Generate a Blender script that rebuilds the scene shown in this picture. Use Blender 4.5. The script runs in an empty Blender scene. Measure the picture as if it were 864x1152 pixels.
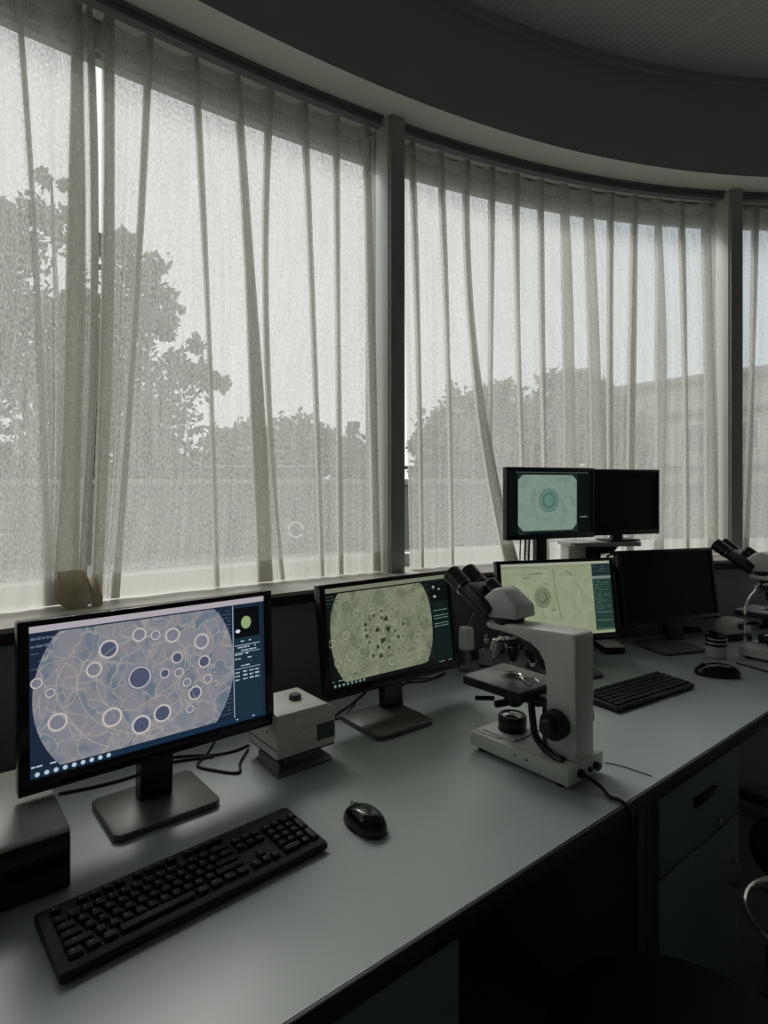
import bpy, bmesh, math, random
import numpy as np
from mathutils import Vector, Matrix, Euler
PI = math.pi
rnd = random.Random(7)
SC = bpy.context.scene
COL = SC.collection

# ------------------------------------------------------------------ camera
CZ, F, HY = 1.43, 663.0, 546.0
cam = bpy.data.cameras.new('camera'); co = bpy.data.objects.new('camera', cam); COL.objects.link(co)
co.location = (0, 0, CZ); co.rotation_euler = (PI/2, 0, 0)
cam.sensor_fit = 'VERTICAL'; cam.sensor_height = 36; cam.sensor_width = 27
cam.lens = 36*F/1152; cam.shift_y = -(576-HY)/1152; cam.clip_start = .02; cam.clip_end = 300
SC.camera = co
SC.view_settings.view_transform = 'Standard'; SC.view_settings.look = 'None'
SC.view_settings.gamma = 1; SC.view_settings.use_curve_mapping = False
SC.view_settings.exposure = 0.0
SC.cycles.transparent_max_bounces = 24
SC.cycles.caustics_reflective = False; SC.cycles.caustics_refractive = False

def at(px, py, z):
    """world point on the horizontal plane z seen at photo pixel px, py"""
    y = F*(CZ-z)/(py-HY)
    return ((px-432)/F*y, y)

# ------------------------------------------------------------------ materials
def srgb(r, g, b):
    f = lambda c: c/12.92 if c <= .04045 else ((c+.055)/1.055)**2.4
    return (f(r/255), f(g/255), f(b/255), 1)

def mat(name, col, rough=.5, metal=0, spec=.5, noise=None, coat=0, bump=None, ior=None):
    m = bpy.data.materials.new(name); m.use_nodes = True
    nt = m.node_tree; p = nt.nodes['Principled BSDF']
    p.inputs['Base Color'].default_value = col; p.inputs['Roughness'].default_value = rough
    p.inputs['Metallic'].default_value = metal; p.inputs['Specular IOR Level'].default_value = spec
    p.inputs['Coat Weight'].default_value = coat
    if noise or bump:
        tc = nt.nodes.new('ShaderNodeTexCoord')
    if noise:
        sc, amt = noise
        n = nt.nodes.new('ShaderNodeTexNoise'); n.inputs['Scale'].default_value = sc; n.inputs['Detail'].default_value = 5
        nt.links.new(tc.outputs['Object'], n.inputs['Vector'])
        r = nt.nodes.new('ShaderNodeMix'); r.data_type = 'RGBA'
        r.inputs['A'].default_value = tuple(c*(1-amt) for c in col[:3])+(1,)
        r.inputs['B'].default_value = tuple(min(1, c*(1+amt)) for c in col[:3])+(1,)
        nt.links.new(n.outputs['Fac'], r.inputs['Factor']); nt.links.new(r.outputs['Result'], p.inputs['Base Color'])
        mr = nt.nodes.new('ShaderNodeMapRange'); mr.inputs['To Min'].default_value = max(0, rough-.06); mr.inputs['To Max'].default_value = min(1, rough+.06)
        nt.links.new(n.outputs['Fac'], mr.inputs['Value']); nt.links.new(mr.outputs['Result'], p.inputs['Roughness'])
    if bump:
        sc, st = bump
        n2 = nt.nodes.new('ShaderNodeTexNoise'); n2.inputs['Scale'].default_value = sc
        nt.links.new(tc.outputs['Object'], n2.inputs['Vector'])
        b = nt.nodes.new('ShaderNodeBump'); b.inputs['Strength'].default_value = st; b.inputs['Distance'].default_value = .001
        nt.links.new(n2.outputs['Fac'], b.inputs['Height']); nt.links.new(b.outputs['Normal'], p.inputs['Normal'])
    return m

def emit(name, col, s=1.0, noise=None):
    m = bpy.data.materials.new(name); m.use_nodes = True; nt = m.node_tree
    p = nt.nodes['Principled BSDF']; p.inputs['Base Color'].default_value = (.01, .01, .012, 1)
    p.inputs['Roughness'].default_value = .35; p.inputs['Specular IOR Level'].default_value = .3
    p.inputs['Emission Color'].default_value = col; p.inputs['Emission Strength'].default_value = s
    return m

M = {}
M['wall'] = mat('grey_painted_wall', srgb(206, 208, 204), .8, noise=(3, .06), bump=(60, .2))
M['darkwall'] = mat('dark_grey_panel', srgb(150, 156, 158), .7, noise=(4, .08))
M['fascia'] = mat('green_grey_fascia', srgb(158, 163, 160), .8, noise=(2, .05), bump=(50, .15))
M['soffit'] = mat('soffit_paint', srgb(222, 222, 214), .85, noise=(3, .06), bump=(60, .2))
M['lintel'] = mat('white_lintel_paint', srgb(205, 205, 200), .8, noise=(3, .05))
M['sill'] = mat('sill_stone', srgb(188, 184, 176), .5, noise=(14, .08))
M['sillwood'] = mat('dark_brown_wood', srgb(52, 42, 38), .5, noise=(20, .2))
M['mull'] = mat('grey_metal_column', srgb(160, 164, 162), .55, noise=(5, .05))
M['frame'] = mat('pale_window_frame', srgb(225, 228, 222), .45, noise=(6, .04))
M['floor'] = mat('floor_tiles', srgb(120, 122, 122), .5, noise=(5, .15))
M['rail'] = mat('dark_curtain_rail', srgb(110, 112, 110), .4, noise=(20, .1))
M['desk'] = mat('grey_laminate', srgb(174, 183, 180), .35, spec=.7, noise=(9, .05), bump=(250, .08))
M['edge'] = mat('black_edge_band', srgb(26, 30, 28), .45, noise=(20, .1))
M['apron'] = mat('grey_steel_frame', srgb(70, 68, 72), .5, noise=(8, .1))
M['cab'] = mat('blue_grey_cabinet', srgb(112, 126, 134), .55, noise=(7, .05))
M['black'] = mat('black_plastic', srgb(24, 24, 25), .38, noise=(30, .15))
M['blackm'] = mat('matte_black_plastic', srgb(15, 15, 16), .55, noise=(30, .15), bump=(400, .2))
M['base'] = mat('dark_grey_stand_plastic', srgb(100, 99, 95), .4, noise=(30, .08), bump=(500, .15))
M['gloss'] = mat('glossy_black_plastic', srgb(16, 16, 18), .16, noise=(30, .1))
M['off'] = mat('dark_screen_glass', srgb(16, 16, 17), .3, spec=.25, noise=(3, .1))
M['white'] = mat('off_white_enamel', srgb(222, 225, 218), .38, noise=(12, .03), coat=.15)
M['head'] = mat('grey_enamel', srgb(200, 204, 200), .4, noise=(12, .03), coat=.1)
M['steel'] = mat('brushed_steel', srgb(190, 190, 188), .25, metal=1, noise=(60, .08))
M['chrome'] = mat('chrome', srgb(225, 225, 222), .1, metal=1, noise=(40, .03))
M['stage'] = mat('dark_satin_stage', srgb(112, 114, 112), .32, noise=(4, .03))
M['lens'] = mat('lens_glass', srgb(60, 66, 74), .05, spec=1.0, coat=1, noise=(20, .1))
M['device'] = mat('pale_grey_device_shell', srgb(222, 222, 214), .42, noise=(15, .03))
M['label'] = mat('dark_green_label', srgb(70, 82, 76), .4, noise=(220, .35))
M['badge'] = mat('bright_white_badge', srgb(240, 240, 236), .25, noise=(30, .02))
M['pcgrey'] = mat('grey_brushed_case', srgb(172, 171, 166), .36, noise=(25, .07), bump=(300, .1))
M['cable'] = mat('black_rubber_cable', srgb(18, 18, 19), .5, noise=(40, .1))
M['red'] = mat('red_fabric', srgb(150, 12, 22), .8, noise=(30, .2), bump=(120, .5))
M['paper'] = mat('white_paper', srgb(215, 218, 216), .8, noise=(10, .03))
M['pinkish'] = mat('grey_pink_pouch', srgb(126, 112, 114), .6, noise=(25, .12), bump=(60, .5))
M['key'] = mat('black_keycap', srgb(17, 17, 18), .5, spec=.35, noise=(50, .15))
M['legend'] = mat('grey_key_legend', srgb(110, 110, 110), .5, noise=(50, .1))
M['cushion'] = mat('black_vinyl', srgb(7, 7, 8), .75, spec=.2, noise=(20, .2), bump=(90, .3))
M['bark'] = mat('dark_bark', srgb(58, 54, 48), .9, noise=(8, .2))
M['conc'] = mat('pale_concrete', srgb(150, 150, 144), .85, noise=(1.5, .1))
M['concd'] = mat('grey_terrace_concrete', srgb(112, 116, 110), .9, noise=(1.2, .15))
M['facade'] = mat('cream_facade', srgb(186, 184, 170), .85, noise=(.8, .07))
M['facade_dark'] = mat('dark_window_glass', srgb(120, 126, 124), .2, noise=(2, .1))
M['ground'] = mat('grassy_ground', srgb(88, 98, 80), .95, noise=(.5, .2))

def leafmat(name, col):
    m = bpy.data.materials.new(name); m.use_nodes = True; nt = m.node_tree
    p = nt.nodes['Principled BSDF']; p.inputs['Roughness'].default_value = .6
    n = nt.nodes.new('ShaderNodeTexNoise'); n.inputs['Scale'].default_value = 2.5
    tc = nt.nodes.new('ShaderNodeTexCoord'); nt.links.new(tc.outputs['Object'], n.inputs['Vector'])
    r = nt.nodes.new('ShaderNodeMix'); r.data_type = 'RGBA'
    r.inputs['A'].default_value = tuple(c*.7 for c in col[:3])+(1,); r.inputs['B'].default_value = col
    nt.links.new(n.outputs['Fac'], r.inputs['Factor']); nt.links.new(r.outputs['Result'], p.inputs['Base Color'])
    return m
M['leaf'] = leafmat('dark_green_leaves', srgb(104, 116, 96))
M['leaf2'] = leafmat('hazed_grey_green_leaves', srgb(146, 154, 136))  # distant trees: haze is put into this paler leaf colour

def curtain_mat(layers=1.0):
    m = bpy.data.materials.new('sheer_cream_cloth'); m.use_nodes = True; nt = m.node_tree; nt.nodes.clear()
    N, L = nt.nodes.new, nt.links.new
    uv = N('ShaderNodeUVMap'); sep = N('ShaderNodeSeparateXYZ'); L(uv.outputs['UV'], sep.inputs[0])
    def noise(su, sv, det=2):
        mp = N('ShaderNodeMapping'); mp.inputs['Scale'].default_value = (su, sv, 1); L(uv.outputs['UV'], mp.inputs['Vector'])
        n = N('ShaderNodeTexNoise'); n.inputs['Scale'].default_value = 1; n.inputs['Detail'].default_value = det
        L(mp.outputs[0], n.inputs['Vector']); return n.outputs['Fac']
    def math_(op, a, b=None, clamp=False):
        x = N('ShaderNodeMath'); x.operation = op; x.use_clamp = clamp
        for i, v in enumerate((a, b)):
            if v is None: continue
            if isinstance(v, (int, float)): x.inputs[i].default_value = v
            else: L(v, x.inputs[i])
        return x.outputs[0]
    n1 = noise(210, 80, 3); n2 = noise(75, 3.5, 2); n3 = noise(14, 2, 2)
    t = math_('ADD', math_('MULTIPLY', math_('SUBTRACT', n1, .5), 1.0), .385)
    t = math_('ADD', t, math_('MULTIPLY', math_('SUBTRACT', n2, .5), .34))
    t = math_('ADD', t, math_('MULTIPLY', math_('SUBTRACT', n3, .5), .16))
    # double-layer hem at the foot and header tape at the head
    hem = math_('LESS_THAN', sep.outputs['Y'], 1.163)
    head = math_('GREATER_THAN', sep.outputs['Y'], 2.80)
    den = math_('SUBTRACT', 1.0, math_('ADD', math_('MULTIPLY', hem, .72), math_('MULTIPLY', head, .55)))
    t = math_('MULTIPLY', math_('MULTIPLY', t, layers), den, True)
    t = math_('MINIMUM', math_('MAXIMUM', t, .05), .9)
    tr = N('ShaderNodeBsdfTransparent'); tr.inputs[0].default_value = (1, 1, 1, 1)
    tl = N('ShaderNodeBsdfTranslucent'); df = N('ShaderNodeBsdfDiffuse')
    tl.inputs[0].default_value = srgb(222, 221, 215) if layers == 1 else srgb(196, 188, 168); df.inputs[0].default_value = srgb(204, 202, 194)
    m1 = N('ShaderNodeMixShader'); m1.inputs[0].default_value = .22; L(tl.outputs[0], m1.inputs[1]); L(df.outputs[0], m1.inputs[2])
    m2 = N('ShaderNodeMixShader'); L(t, m2.inputs[0]); L(m1.outputs[0], m2.inputs[1]); L(tr.outputs[0], m2.inputs[2])
    o = N('ShaderNodeOutputMaterial'); L(m2.outputs[0], o.inputs[0])
    return m
M['curtain'] = curtain_mat()
M['curtain_dense'] = curtain_mat(.7)

def glass_mat(name, tint=(1, 1, 1, 1), gl=.06):
    m = bpy.data.materials.new(name); m.use_nodes = True; nt = m.node_tree; nt.nodes.clear()
    tr = nt.nodes.new('ShaderNodeBsdfTransparent'); tr.inputs[0].default_value = tint
    g = nt.nodes.new('ShaderNodeBsdfGlossy'); g.inputs['Roughness'].default_value = .02
    mx = nt.nodes.new('ShaderNodeMixShader'); mx.inputs[0].default_value = gl
    o = nt.nodes.new('ShaderNodeOutputMaterial')
    nt.links.new(tr.outputs[0], mx.inputs[1]); nt.links.new(g.outputs[0], mx.inputs[2]); nt.links.new(mx.outputs[0], o.inputs[0])
    return m
M['glass'] = glass_mat('window_glass', (.97, .98, .98, 1), .04)
M['jarglass'] = glass_mat('jar_glass', (.78, .82, .82, 1), .14)

# ------------------------------------------------------------------ mesh builder
def rotz(a): return Matrix.Rotation(a, 4, 'Z')
class MB:
    def __init__(s): s.v = []; s.f = []; s.mi = []; s.sm = []; s.uv = None
    def add(s, vs, fs, mi=0, smooth=False, mtx=None):
        o = len(s.v)
        for v in vs:
            v = Vector(v)
            if mtx is not None: v = mtx @ v
            s.v.append(tuple(v))
        for f in fs:
            s.f.append(tuple(i+o for i in f)); s.mi.append(mi); s.sm.append(smooth)
        return s
    def bm(s, b, mi=0, smooth=False, mtx=None):
        b.verts.ensure_lookup_table(); b.verts.index_update()
        s.add([v.co.copy() for v in b.verts], [[v.index for v in f.verts] for f in b.faces], mi, smooth, mtx); b.free(); return s
    def box(s, c, d, bev=0, mi=0, mtx=None, seg=2):
        b = bmesh.new(); bmesh.ops.create_cube(b, size=1)
        for v in b.verts: v.co = Vector((v.co.x*d[0]+c[0], v.co.y*d[1]+c[1], v.co.z*d[2]+c[2]))
        if bev > 0: bmesh.ops.bevel(b, geom=list(b.edges), offset=bev, segments=seg, profile=.5, affect='EDGES')
        return s.bm(b, mi, bev > 0, mtx)
    def prism(s, prof, x0, x1, axis='x', bev=0, mi=0, mtx=None, seg=2, inset=0):
        """closed profile of (p, q): axis x -> (y, z); axis z -> (x, y); axis y -> (x, z)"""
        b = bmesh.new()
        def P(p, q, t): return (t, p, q) if axis == 'x' else ((p, q, t) if axis == 'z' else (p, t, q))
        lo = [b.verts.new(P(p, q, x0)) for p, q in prof]; hi = [b.verts.new(P(p, q, x1)) for p, q in prof]
        n = len(prof); b.faces.new(lo[::-1]); b.faces.new(hi)
        for i in range(n): b.faces.new((lo[i], lo[(i+1) % n], hi[(i+1) % n], hi[i]))
        bmesh.ops.recalc_face_normals(b, faces=b.faces)
        if bev > 0:
            es = [e for e in b.edges if len(e.link_faces) == 2 and e.calc_face_angle(0) > .5]
            bmesh.ops.bevel(b, geom=es, offset=bev, segments=seg, profile=.5, affect='EDGES')
        return s.bm(b, mi, bev > 0, mtx)
    def lathe(s, prof, n=32, mi=0, mtx=None, smooth=True):
        vs = []; fs = []
        for r, z in prof:
            for i in range(n):
                a = 2*PI*i/n; vs.append((r*math.cos(a), r*math.sin(a), z))
        for k in range(len(prof)-1):
            for i in range(n):
                j = (i+1) % n; fs.append((k*n+i, k*n+j, (k+1)*n+j, (k+1)*n+i))
        fs.append(tuple(range(n))[::-1]); m = (len(prof)-1)*n; fs.append(tuple(m+i for i in range(n)))
        return s.add(vs, fs, mi, smooth, mtx)
    def cyl(s, p0, p1, r0, r1=None, n=24, mi=0, mtx=None):
        p0, p1 = Vector(p0), Vector(p1); d = p1-p0
        q = d.to_track_quat('Z', 'Y').to_matrix().to_4x4(); q.translation = p0
        if mtx is not None: q = mtx @ q
        if r1 is None: r1 = r0
        c = min(r0, r1)*.12; L = d.length
        return s.lathe([(r0-c, 0), (r0, min(c, L*.3)), (r1, L-min(c, L*.3)), (r1-c, L)], n, mi, q)
    def tube(s, pts, r, n=8, mi=0, sub=6, mtx=None):
        P = [Vector(p) for p in pts]
        if len(P) > 2 and sub > 1:
            Q = []
            for i in range(len(P)-1):
                a = P[max(i-1, 0)]; b = P[i]; c = P[i+1]; d = P[min(i+2, len(P)-1)]
                for k in range(sub):
                    t = k/sub
                    Q.append(.5*((2*b)+(-a+c)*t+(2*a-5*b+4*c-d)*t*t+(-a+3*b-3*c+d)*t**3))
            Q.append(P[-1]); P = Q
        vs = []; fs = []; up = Vector((0, 0, 1))
        R = r if isinstance(r, (list, tuple)) else None
        for i, p in enumerate(P):
            t = (P[min(i+1, len(P)-1)]-P[max(i-1, 0)]).normalized()
            u = up-t*up.dot(t)
            if u.length < .05: u = Vector((1, 0, 0))-t*t.x
            u.normalize(); w = t.cross(u)
            rr = r if R is None else R[0]+(R[1]-R[0])*i/(len(P)-1)
            for k in range(n):
                a = 2*PI*k/n; vs.append(p+rr*(math.cos(a)*u+math.sin(a)*w))
        for i in range(len(P)-1):
            for k in range(n):
                j = (k+1) % n; fs.append((i*n+k, i*n+j, (i+1)*n+j, (i+1)*n+k))
        fs.append(tuple(range(n))[::-1]); m = (len(P)-1)*n; fs.append(tuple(m+i for i in range(n)))
        return s.add(vs, fs, mi, True, mtx)
    def build(s, name, mats, parent=None, loc=None, rot=None, ang=35):
        if not isinstance(mats, (list, tuple)): mats = [mats]
        me = bpy.data.meshes.new(name); me.from_pydata(s.v, [], s.f)
        for m in mats: me.materials.append(M[m] if isinstance(m, str) else m)
        me.polygons.foreach_set('material_index', s.mi); me.polygons.foreach_set('use_smooth', s.sm)
        if s.uv:
            l = me.uv_layers.new(name='UVMap')
            for lp in me.loops: l.data[lp.index].uv = s.uv[lp.vertex_index]
        me.update()
        if any(s.sm) and ang < 179: me.set_sharp_from_angle(angle=math.radians(ang))
        o = bpy.data.objects.new(name, me); COL.objects.link(o)
        if parent is not None: o.parent = parent
        if loc is not None: o.location = loc
        if rot is not None: o.rotation_euler = rot
        return o

def tag(o, label, cat, group=None):
    o['label'] = label; o['category'] = cat
    if group: o['group'] = group
    return o
def thing(name, label, cat, loc=(0, 0, 0), rz=0, group=None):
    o = bpy.data.objects.new(name, None); COL.objects.link(o); o.empty_display_size = .05
    o.location = loc; o.rotation_euler = (0, 0, rz); return tag(o, label, cat, group)
def structure(o): o['kind'] = 'structure'; return o
def copy_tree(o, parent=None):
    c = o.copy(); COL.objects.link(c); c.parent = parent
    for ch in list(o.children): copy_tree(ch, c)
    return c

# ------------------------------------------------------------------ the curved window wall
XA, XB = -1.0, 1.95
def cy(x):
    if x < XA: return cy(XA)+(x-XA)*(.5883-2*.1403*XA)
    if x > XB: return cy(XB)+(x-XB)*(.5883-2*.1403*XB)
    return 2.3843+.5883*x-.1403*x*x
def cs(x): return .5883-2*.1403*min(max(x, XA), XB)
def cp(x, off=0):
    """point of the curtain line at x, moved off metres outwards"""
    k = cs(x); l = math.hypot(1, k); return (x-k/l*off, cy(x)+off/l)
def x_at(px):
    r = (px-432)/F; lo, hi = -6, 4
    for _ in range(50):
        m = (lo+hi)/2
        if m-r*cy(m) < 0: lo = m
        else: hi = m
    return lo
def strip(mb, xs, o0, o1, z0, z1, mi=0):
    vs = []; fs = []
    for x in xs:
        for o, z in ((o0, z0), (o1, z0), (o1, z1), (o0, z1)):
            p = cp(x, o); vs.append((p[0], p[1], z))
    n = len(xs)
    for i in range(n-1):
        for k in range(4):
            j = (k+1) % 4; fs.append((i*4+k, (i+1)*4+k, (i+1)*4+j, i*4+j))
    fs.append((0, 1, 2, 3)); m = (n-1)*4; fs.append((m+3, m+2, m+1, m))
    return mb.add(vs, fs, mi)
def lin(a, b, n): return [a+(b-a)*i/(n-1) for i in range(n)]
XL, XR = -2.75, 3.3
ZS, ZR, ZSOF, ZC = 1.08, 2.85, 2.905, 3.36
full = lin(XL-.3, XR+.3, 96)

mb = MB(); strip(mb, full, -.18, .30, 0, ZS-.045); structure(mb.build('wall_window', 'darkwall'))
mb = MB(); strip(mb, full, .11, .19, 2.82, ZC+.1); structure(mb.build('wall_lintel', 'lintel'))
mb = MB(); strip(mb, full, -.215, .30, ZS-.012, ZS); structure(mb.build('trim_1', 'sill'))
mb = MB(); strip(mb, full, -.205, .28, ZS-.045, ZS-.012); structure(mb.build('trim_2', 'sillwood'))
mb = MB(); strip(mb, full, -.17, .10, ZSOF, ZC+.05); structure(mb.build('wall_bulkhead', 'fascia')); bulk = bpy.data.objects['wall_bulkhead']
bulk.data.materials.append(M['soffit'])
for p in bulk.data.polygons:
    if p.normal.z < -.5 or (abs(p.normal.z) > .5 and p.center.z < ZSOF+.01): p.material_index = 1
mb = MB(); strip(mb, full, -.195, -.165, ZC-.03, ZC); structure(mb.build('trim_3', 'fascia'))

# ceiling with panel seams
def ceiling_mat():
    m = mat('ceiling_panels', srgb(176, 182, 178), .8); nt = m.node_tree; p = nt.nodes['Principled BSDF']
    tc = nt.nodes.new('ShaderNodeTexCoord'); mp = nt.nodes.new('ShaderNodeMapping'); mp.inputs['Rotation'].default_value = (0, 0, 1.047)
    nt.links.new(tc.outputs['Object'], mp.inputs['Vector'])
    def wave(s, lo, hi, c0, c1):
        w = nt.nodes.new('ShaderNodeTexBrick'); w.inputs['Scale'].default_value = 1
        w.inputs['Brick Width'].default_value = s[0]; w.inputs['Row Height'].default_value = s[1]
        w.inputs['Mortar Size'].default_value = lo; w.inputs['Mortar Smooth'].default_value = .3; w.offset = 0
        w.inputs['Color1'].default_value = c0; w.inputs['Color2'].default_value = c0; w.inputs['Mortar'].default_value = c1
        nt.links.new(mp.outputs[0], w.inputs['Vector']); return w
    a = wave((40, .6), .003, 0, srgb(176, 182, 178), srgb(215, 220, 216))
    b = wave((5.0, .03), .003, 0, (1, 1, 1, 1), (.78, .78, .78, 1))
    mx = nt.nodes.new('ShaderNodeMix'); mx.data_type = 'RGBA'; mx.blend_type = 'MULTIPLY'; mx.inputs['Factor'].default_value = 1
    nt.links.new(a.outputs['Color'], mx.inputs['A']); nt.links.new(b.outputs['Color'], mx.inputs['B'])
    nt.links.new(mx.outputs['Result'], p.inputs['Base Color']); return m
M['ceil'] = ceiling_mat()
BY = -2.6
def room_outline(off):
    pts = [cp(x, off) for x in full]; return pts
mb = MB()
pl = [(x, y) for x, y in room_outline(.0)]
poly = [(p[0], p[1]) for p in pl]+[(XR+.4, BY-.2), (XL-.4, BY-.2)]
mb.prism(poly, ZC, ZC+.12, 'z'); structure(mb.build('ceiling', 'ceil'))
mb = MB(); mb.prism([(p[0], p[1]) for p in room_outline(.2)]+[(XR+.4, BY-.2), (XL-.4, BY-.2)], -.1, 0, 'z'); structure(mb.build('floor', 'floor'))
mb = MB(); yl = cy(XL); mb.box((XL-.15, (yl+BY)/2+.1, ZC/2), (.16, yl-BY+.6, ZC)); structure(mb.build('wall_left', 'wall'))
mb = MB(); yr = cy(XR); mb.box((XR+.15, (yr+BY)/2+.1, ZC/2), (.16, yr-BY+.6, ZC)); structure(mb.build('wall_right', 'wall'))
mb = MB(); mb.box(((XL+XR)/2, BY-.08, ZC/2), (XR-XL+.5, .16, ZC)); structure(mb.build('wall_back', 'wall'))

# mullion columns between the windows
def column(px, w, d0, d1, n):
    x = x_at(px); a = math.atan(cs(x)); p = cp(x)
    mb = MB(); R = rotz(a); R.translation = (p[0], p[1], 0)
    mb.box((0, (d1-d0)/2, (ZS+ZSOF)/2), (w, d0+d1, ZSOF-ZS), .004, mtx=R)
    mb.box((-w*.5-.002, .012, (ZS+ZSOF)/2), (.005, .10, ZSOF-ZS), .001, 1, mtx=R)  # thin pale piece: window light on the left side, put into the colour
    o = structure(mb.build('trim_%d' % n, ['mull', 'frame'])); return x
XM1 = column(440, .066, .055, .16, 4)
XM2 = column(821, .062, .055, .16, 5)
XM0 = x_at(-420); column(-420, .066, .055, .16, 6)

# windows: frame stiles, glass panes
def window(n, x0, x1):
    t = bpy.data.objects.new('window_%d' % n, None); COL.objects.link(t); p = cp((x0+x1)/2, .15); t.location = (p[0], p[1], ZS); structure(t)
    inv = Matrix.Translation(-t.location)
    xs = lin(x0, x1, 26)
    def part(name, m, fn):
        mb = MB(); fn(mb); mb.v = [tuple(inv @ Vector(v)) for v in mb.v]; return mb.build(name, m, t)
    part('window_frame', 'frame', lambda mb: (strip(mb, xs, .13, .18, ZS, ZS+.05), strip(mb, xs, .13, .17, 2.80, 2.82),
        strip(mb, [x0, x0+.016], .13, .17, ZS+.05, 2.80), strip(mb, [x1-.016, x1], .13, .17, ZS+.05, 2.80)))
    part('pane', 'glass', lambda mb: strip(mb, xs, .150, .156, ZS+.05, 2.80))
    return t
w1 = window(1, XM0+.005, XM1-.005); window(2, XM1+.005, XM2-.005); window(3, XM2+.005, XR-.02); window(4, XL+.02, XM0-.005)
# round ring stuck on the glass (ventilation disc outline)
x = x_at(351); p = cp(x, .142); R = rotz(math.atan(cs(x))); R.translation = (p[0], p[1], CZ-(596-HY)/F*p[1])
mb = MB(); mb.tube([(.03*math.cos(a), 0, .03*math.sin(a)) for a in lin(0, 2*PI*.93, 26)], .0034, 6, sub=1)
mt = bpy.data.materials.new('translucent_white_rubber'); mt.use_nodes = True; mt.node_tree.nodes.clear()
tb_ = mt.node_tree.nodes.new('ShaderNodeBsdfTranslucent'); tb_.inputs[0].default_value = (.9, .9, .9, 1); ob_ = mt.node_tree.nodes.new('ShaderNodeOutputMaterial'); mt.node_tree.links.new(tb_.outputs[0], ob_.inputs[0])
ro = mb.build('suction_ring', mt); ro.matrix_world = R
tag(ro, 'small thin white ring stuck low on the glass of the left window', 'ring')

# curtain rails
def rail(x0, x1, label):
    mb = MB(); strip(mb, lin(x0, x1, 30), -.018, .018, 2.872, 2.9)
    strip(mb, lin(x0, x1, 30), -.03, .03, 2.895, ZSOF+.001)
    o = mb.build('curtain_rail', 'rail'); tag(o, label, 'curtain rail', 'curtain rails under the bulkhead'); return o
rail(XM0+.04, XM1-.045, 'dark curtain rail above the left window, left of the first grey column')
rail(XM1+.04, XM2-.045, 'dark curtain rail above the middle window between the two grey columns')
rail(XM2+.04, XR-.03, 'dark curtain rail above the right window at the picture edge')

# ------------------------------------------------------------------ sheer curtains
def interp(a, b, c, t):
    """t 0 top .. 1 bottom through the middle value"""
    return a*(1-t)*(1-2*t)+b*4*t*(1-t)+c*t*(2*t-1) if False else (a+(b-a)*t/.45 if t < .45 else b+(c-b)*(t-.45)/.55)
def smooth3(a, b, c, t):
    # quadratic through (0,a),(.45,b),(1,c)
    la = (t-.45)*(t-1)/.45; lb = t*(t-1)/(.45*-.55); lc = t*(t-.45)/(.55)
    return a*la+b*lb+c*lc
def make_curtain(label, left, right, folds, seed, off=0.0, scallop=True, light=False):
    r = random.Random(seed); rows = 46
    folds = sorted(folds, key=lambda f: f[0][0])
    NF = 13  # points in a flat stretch
    ph = [r.uniform(0, 6.28) for _ in range(len(folds)+1)]; am = [r.uniform(.004, .010) for _ in range(len(folds)+1)]
    vs = []; uv = []; ncol = None
    for j in range(rows):
        t = j/(rows-1); tt = t**1.0
        xl = x_at(smooth3(*left, tt)); xr = x_at(smooth3(*right, tt))
        segs = []
        for c, w in folds:
            cc = smooth3(*c, tt); ww = max(1.2, interp(*w, tt))
            ww *= 1+.10*math.sin(9*t+c[0])
            segs.append((x_at(cc-ww/2), x_at(cc+ww/2)))
        row = []; cur = xl; s = 0
        bounds = segs+[(xr, xr)]
        U = xl*1.2; last = None
        for k, (a, b) in enumerate(bounds):
            a = max(a, cur+.001)
            b = max(b, a+.0005)
            for i in range(NF):
                f = i/(NF-1); x = cur+(a-cur)*f
                wv = am[k]*math.sin(f*PI)*math.sin(f*2*PI*(1+k % 2)+ph[k]+1.5*t)*(.4+t)
                o = off+.010*math.cos(PI*min(f*5, 1))*(1 if k > 0 else 0)*(1 if f < .2 else 0)
                lo = .011*(1-min(f*4, 1)) if k > 0 else 0
                hi = -.011*max(0, 1-(1-f)*4) if k < len(folds) else 0
                o = off+lo+hi+wv
                z = 0
                if scallop and 0 < k < len(folds): z = -.018*math.sin(f*PI)**1.2
                elif scallop: z = -.02*math.sin(f*PI)
                row.append((x, o, z))
            if k < len(folds):
                m = (a+b)/2
                wide = folds[k][1][1] >= 10 and light
                if wide:
                    row.append((b-(b-a)*.05, off-.013, 0)); row.append((b, off-.008, 0)); row.append((m, off, 0))
                    row.append((a, off+.006, 0)); row.append((a+(b-a)*.1, off+.012, 0))
                else:
                    e1 = (b-a)*.06
                    row += [(b-e1, off-.014, 0), (b, off-.011, 0), (m, off-.009, 0), (a, off-.006, 0), (a+e1, off-.003, 0), (m, off, 0),
                            (b-e1, off+.002, 0), (b, off+.004, 0), (m, off+.007, 0), (a, off+.010, 0), (a+e1, off+.014, 0)]
                cur = b
        ncol = len(row)
        ztop = ZR; zbot = ZS+.006
        z0 = ztop+(zbot-ztop)*t; u = xl
        prev = None
        for x, o, dz in row:
            p = cp(x, o)
            if prev is not None: u += math.hypot(p[0]-prev[0], p[1]-prev[1])
            prev = p
            zz = z0+dz*max(0, 1-t*9)
            vs.append((p[0], p[1], zz)); uv.append((u, z0))
    fs = [(j*ncol+i, j*ncol+i+1, (j+1)*ncol+i+1, (j+1)*ncol+i) for j in range(rows-1) for i in range(ncol-1)]
    mid = cp(x_at((left[0]+right[0])/2), off)
    mb = MB(); mb.add([(v[0]-mid[0], v[1]-mid[1], v[2]-ZS) for v in vs], fs, 0, True); mb.uv = uv
    o = mb.build('curtain', 'curtain', loc=(mid[0], mid[1], ZS), ang=180)
    tag(o, label, 'curtain', 'sheer curtains along the curved window'); return o

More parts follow.
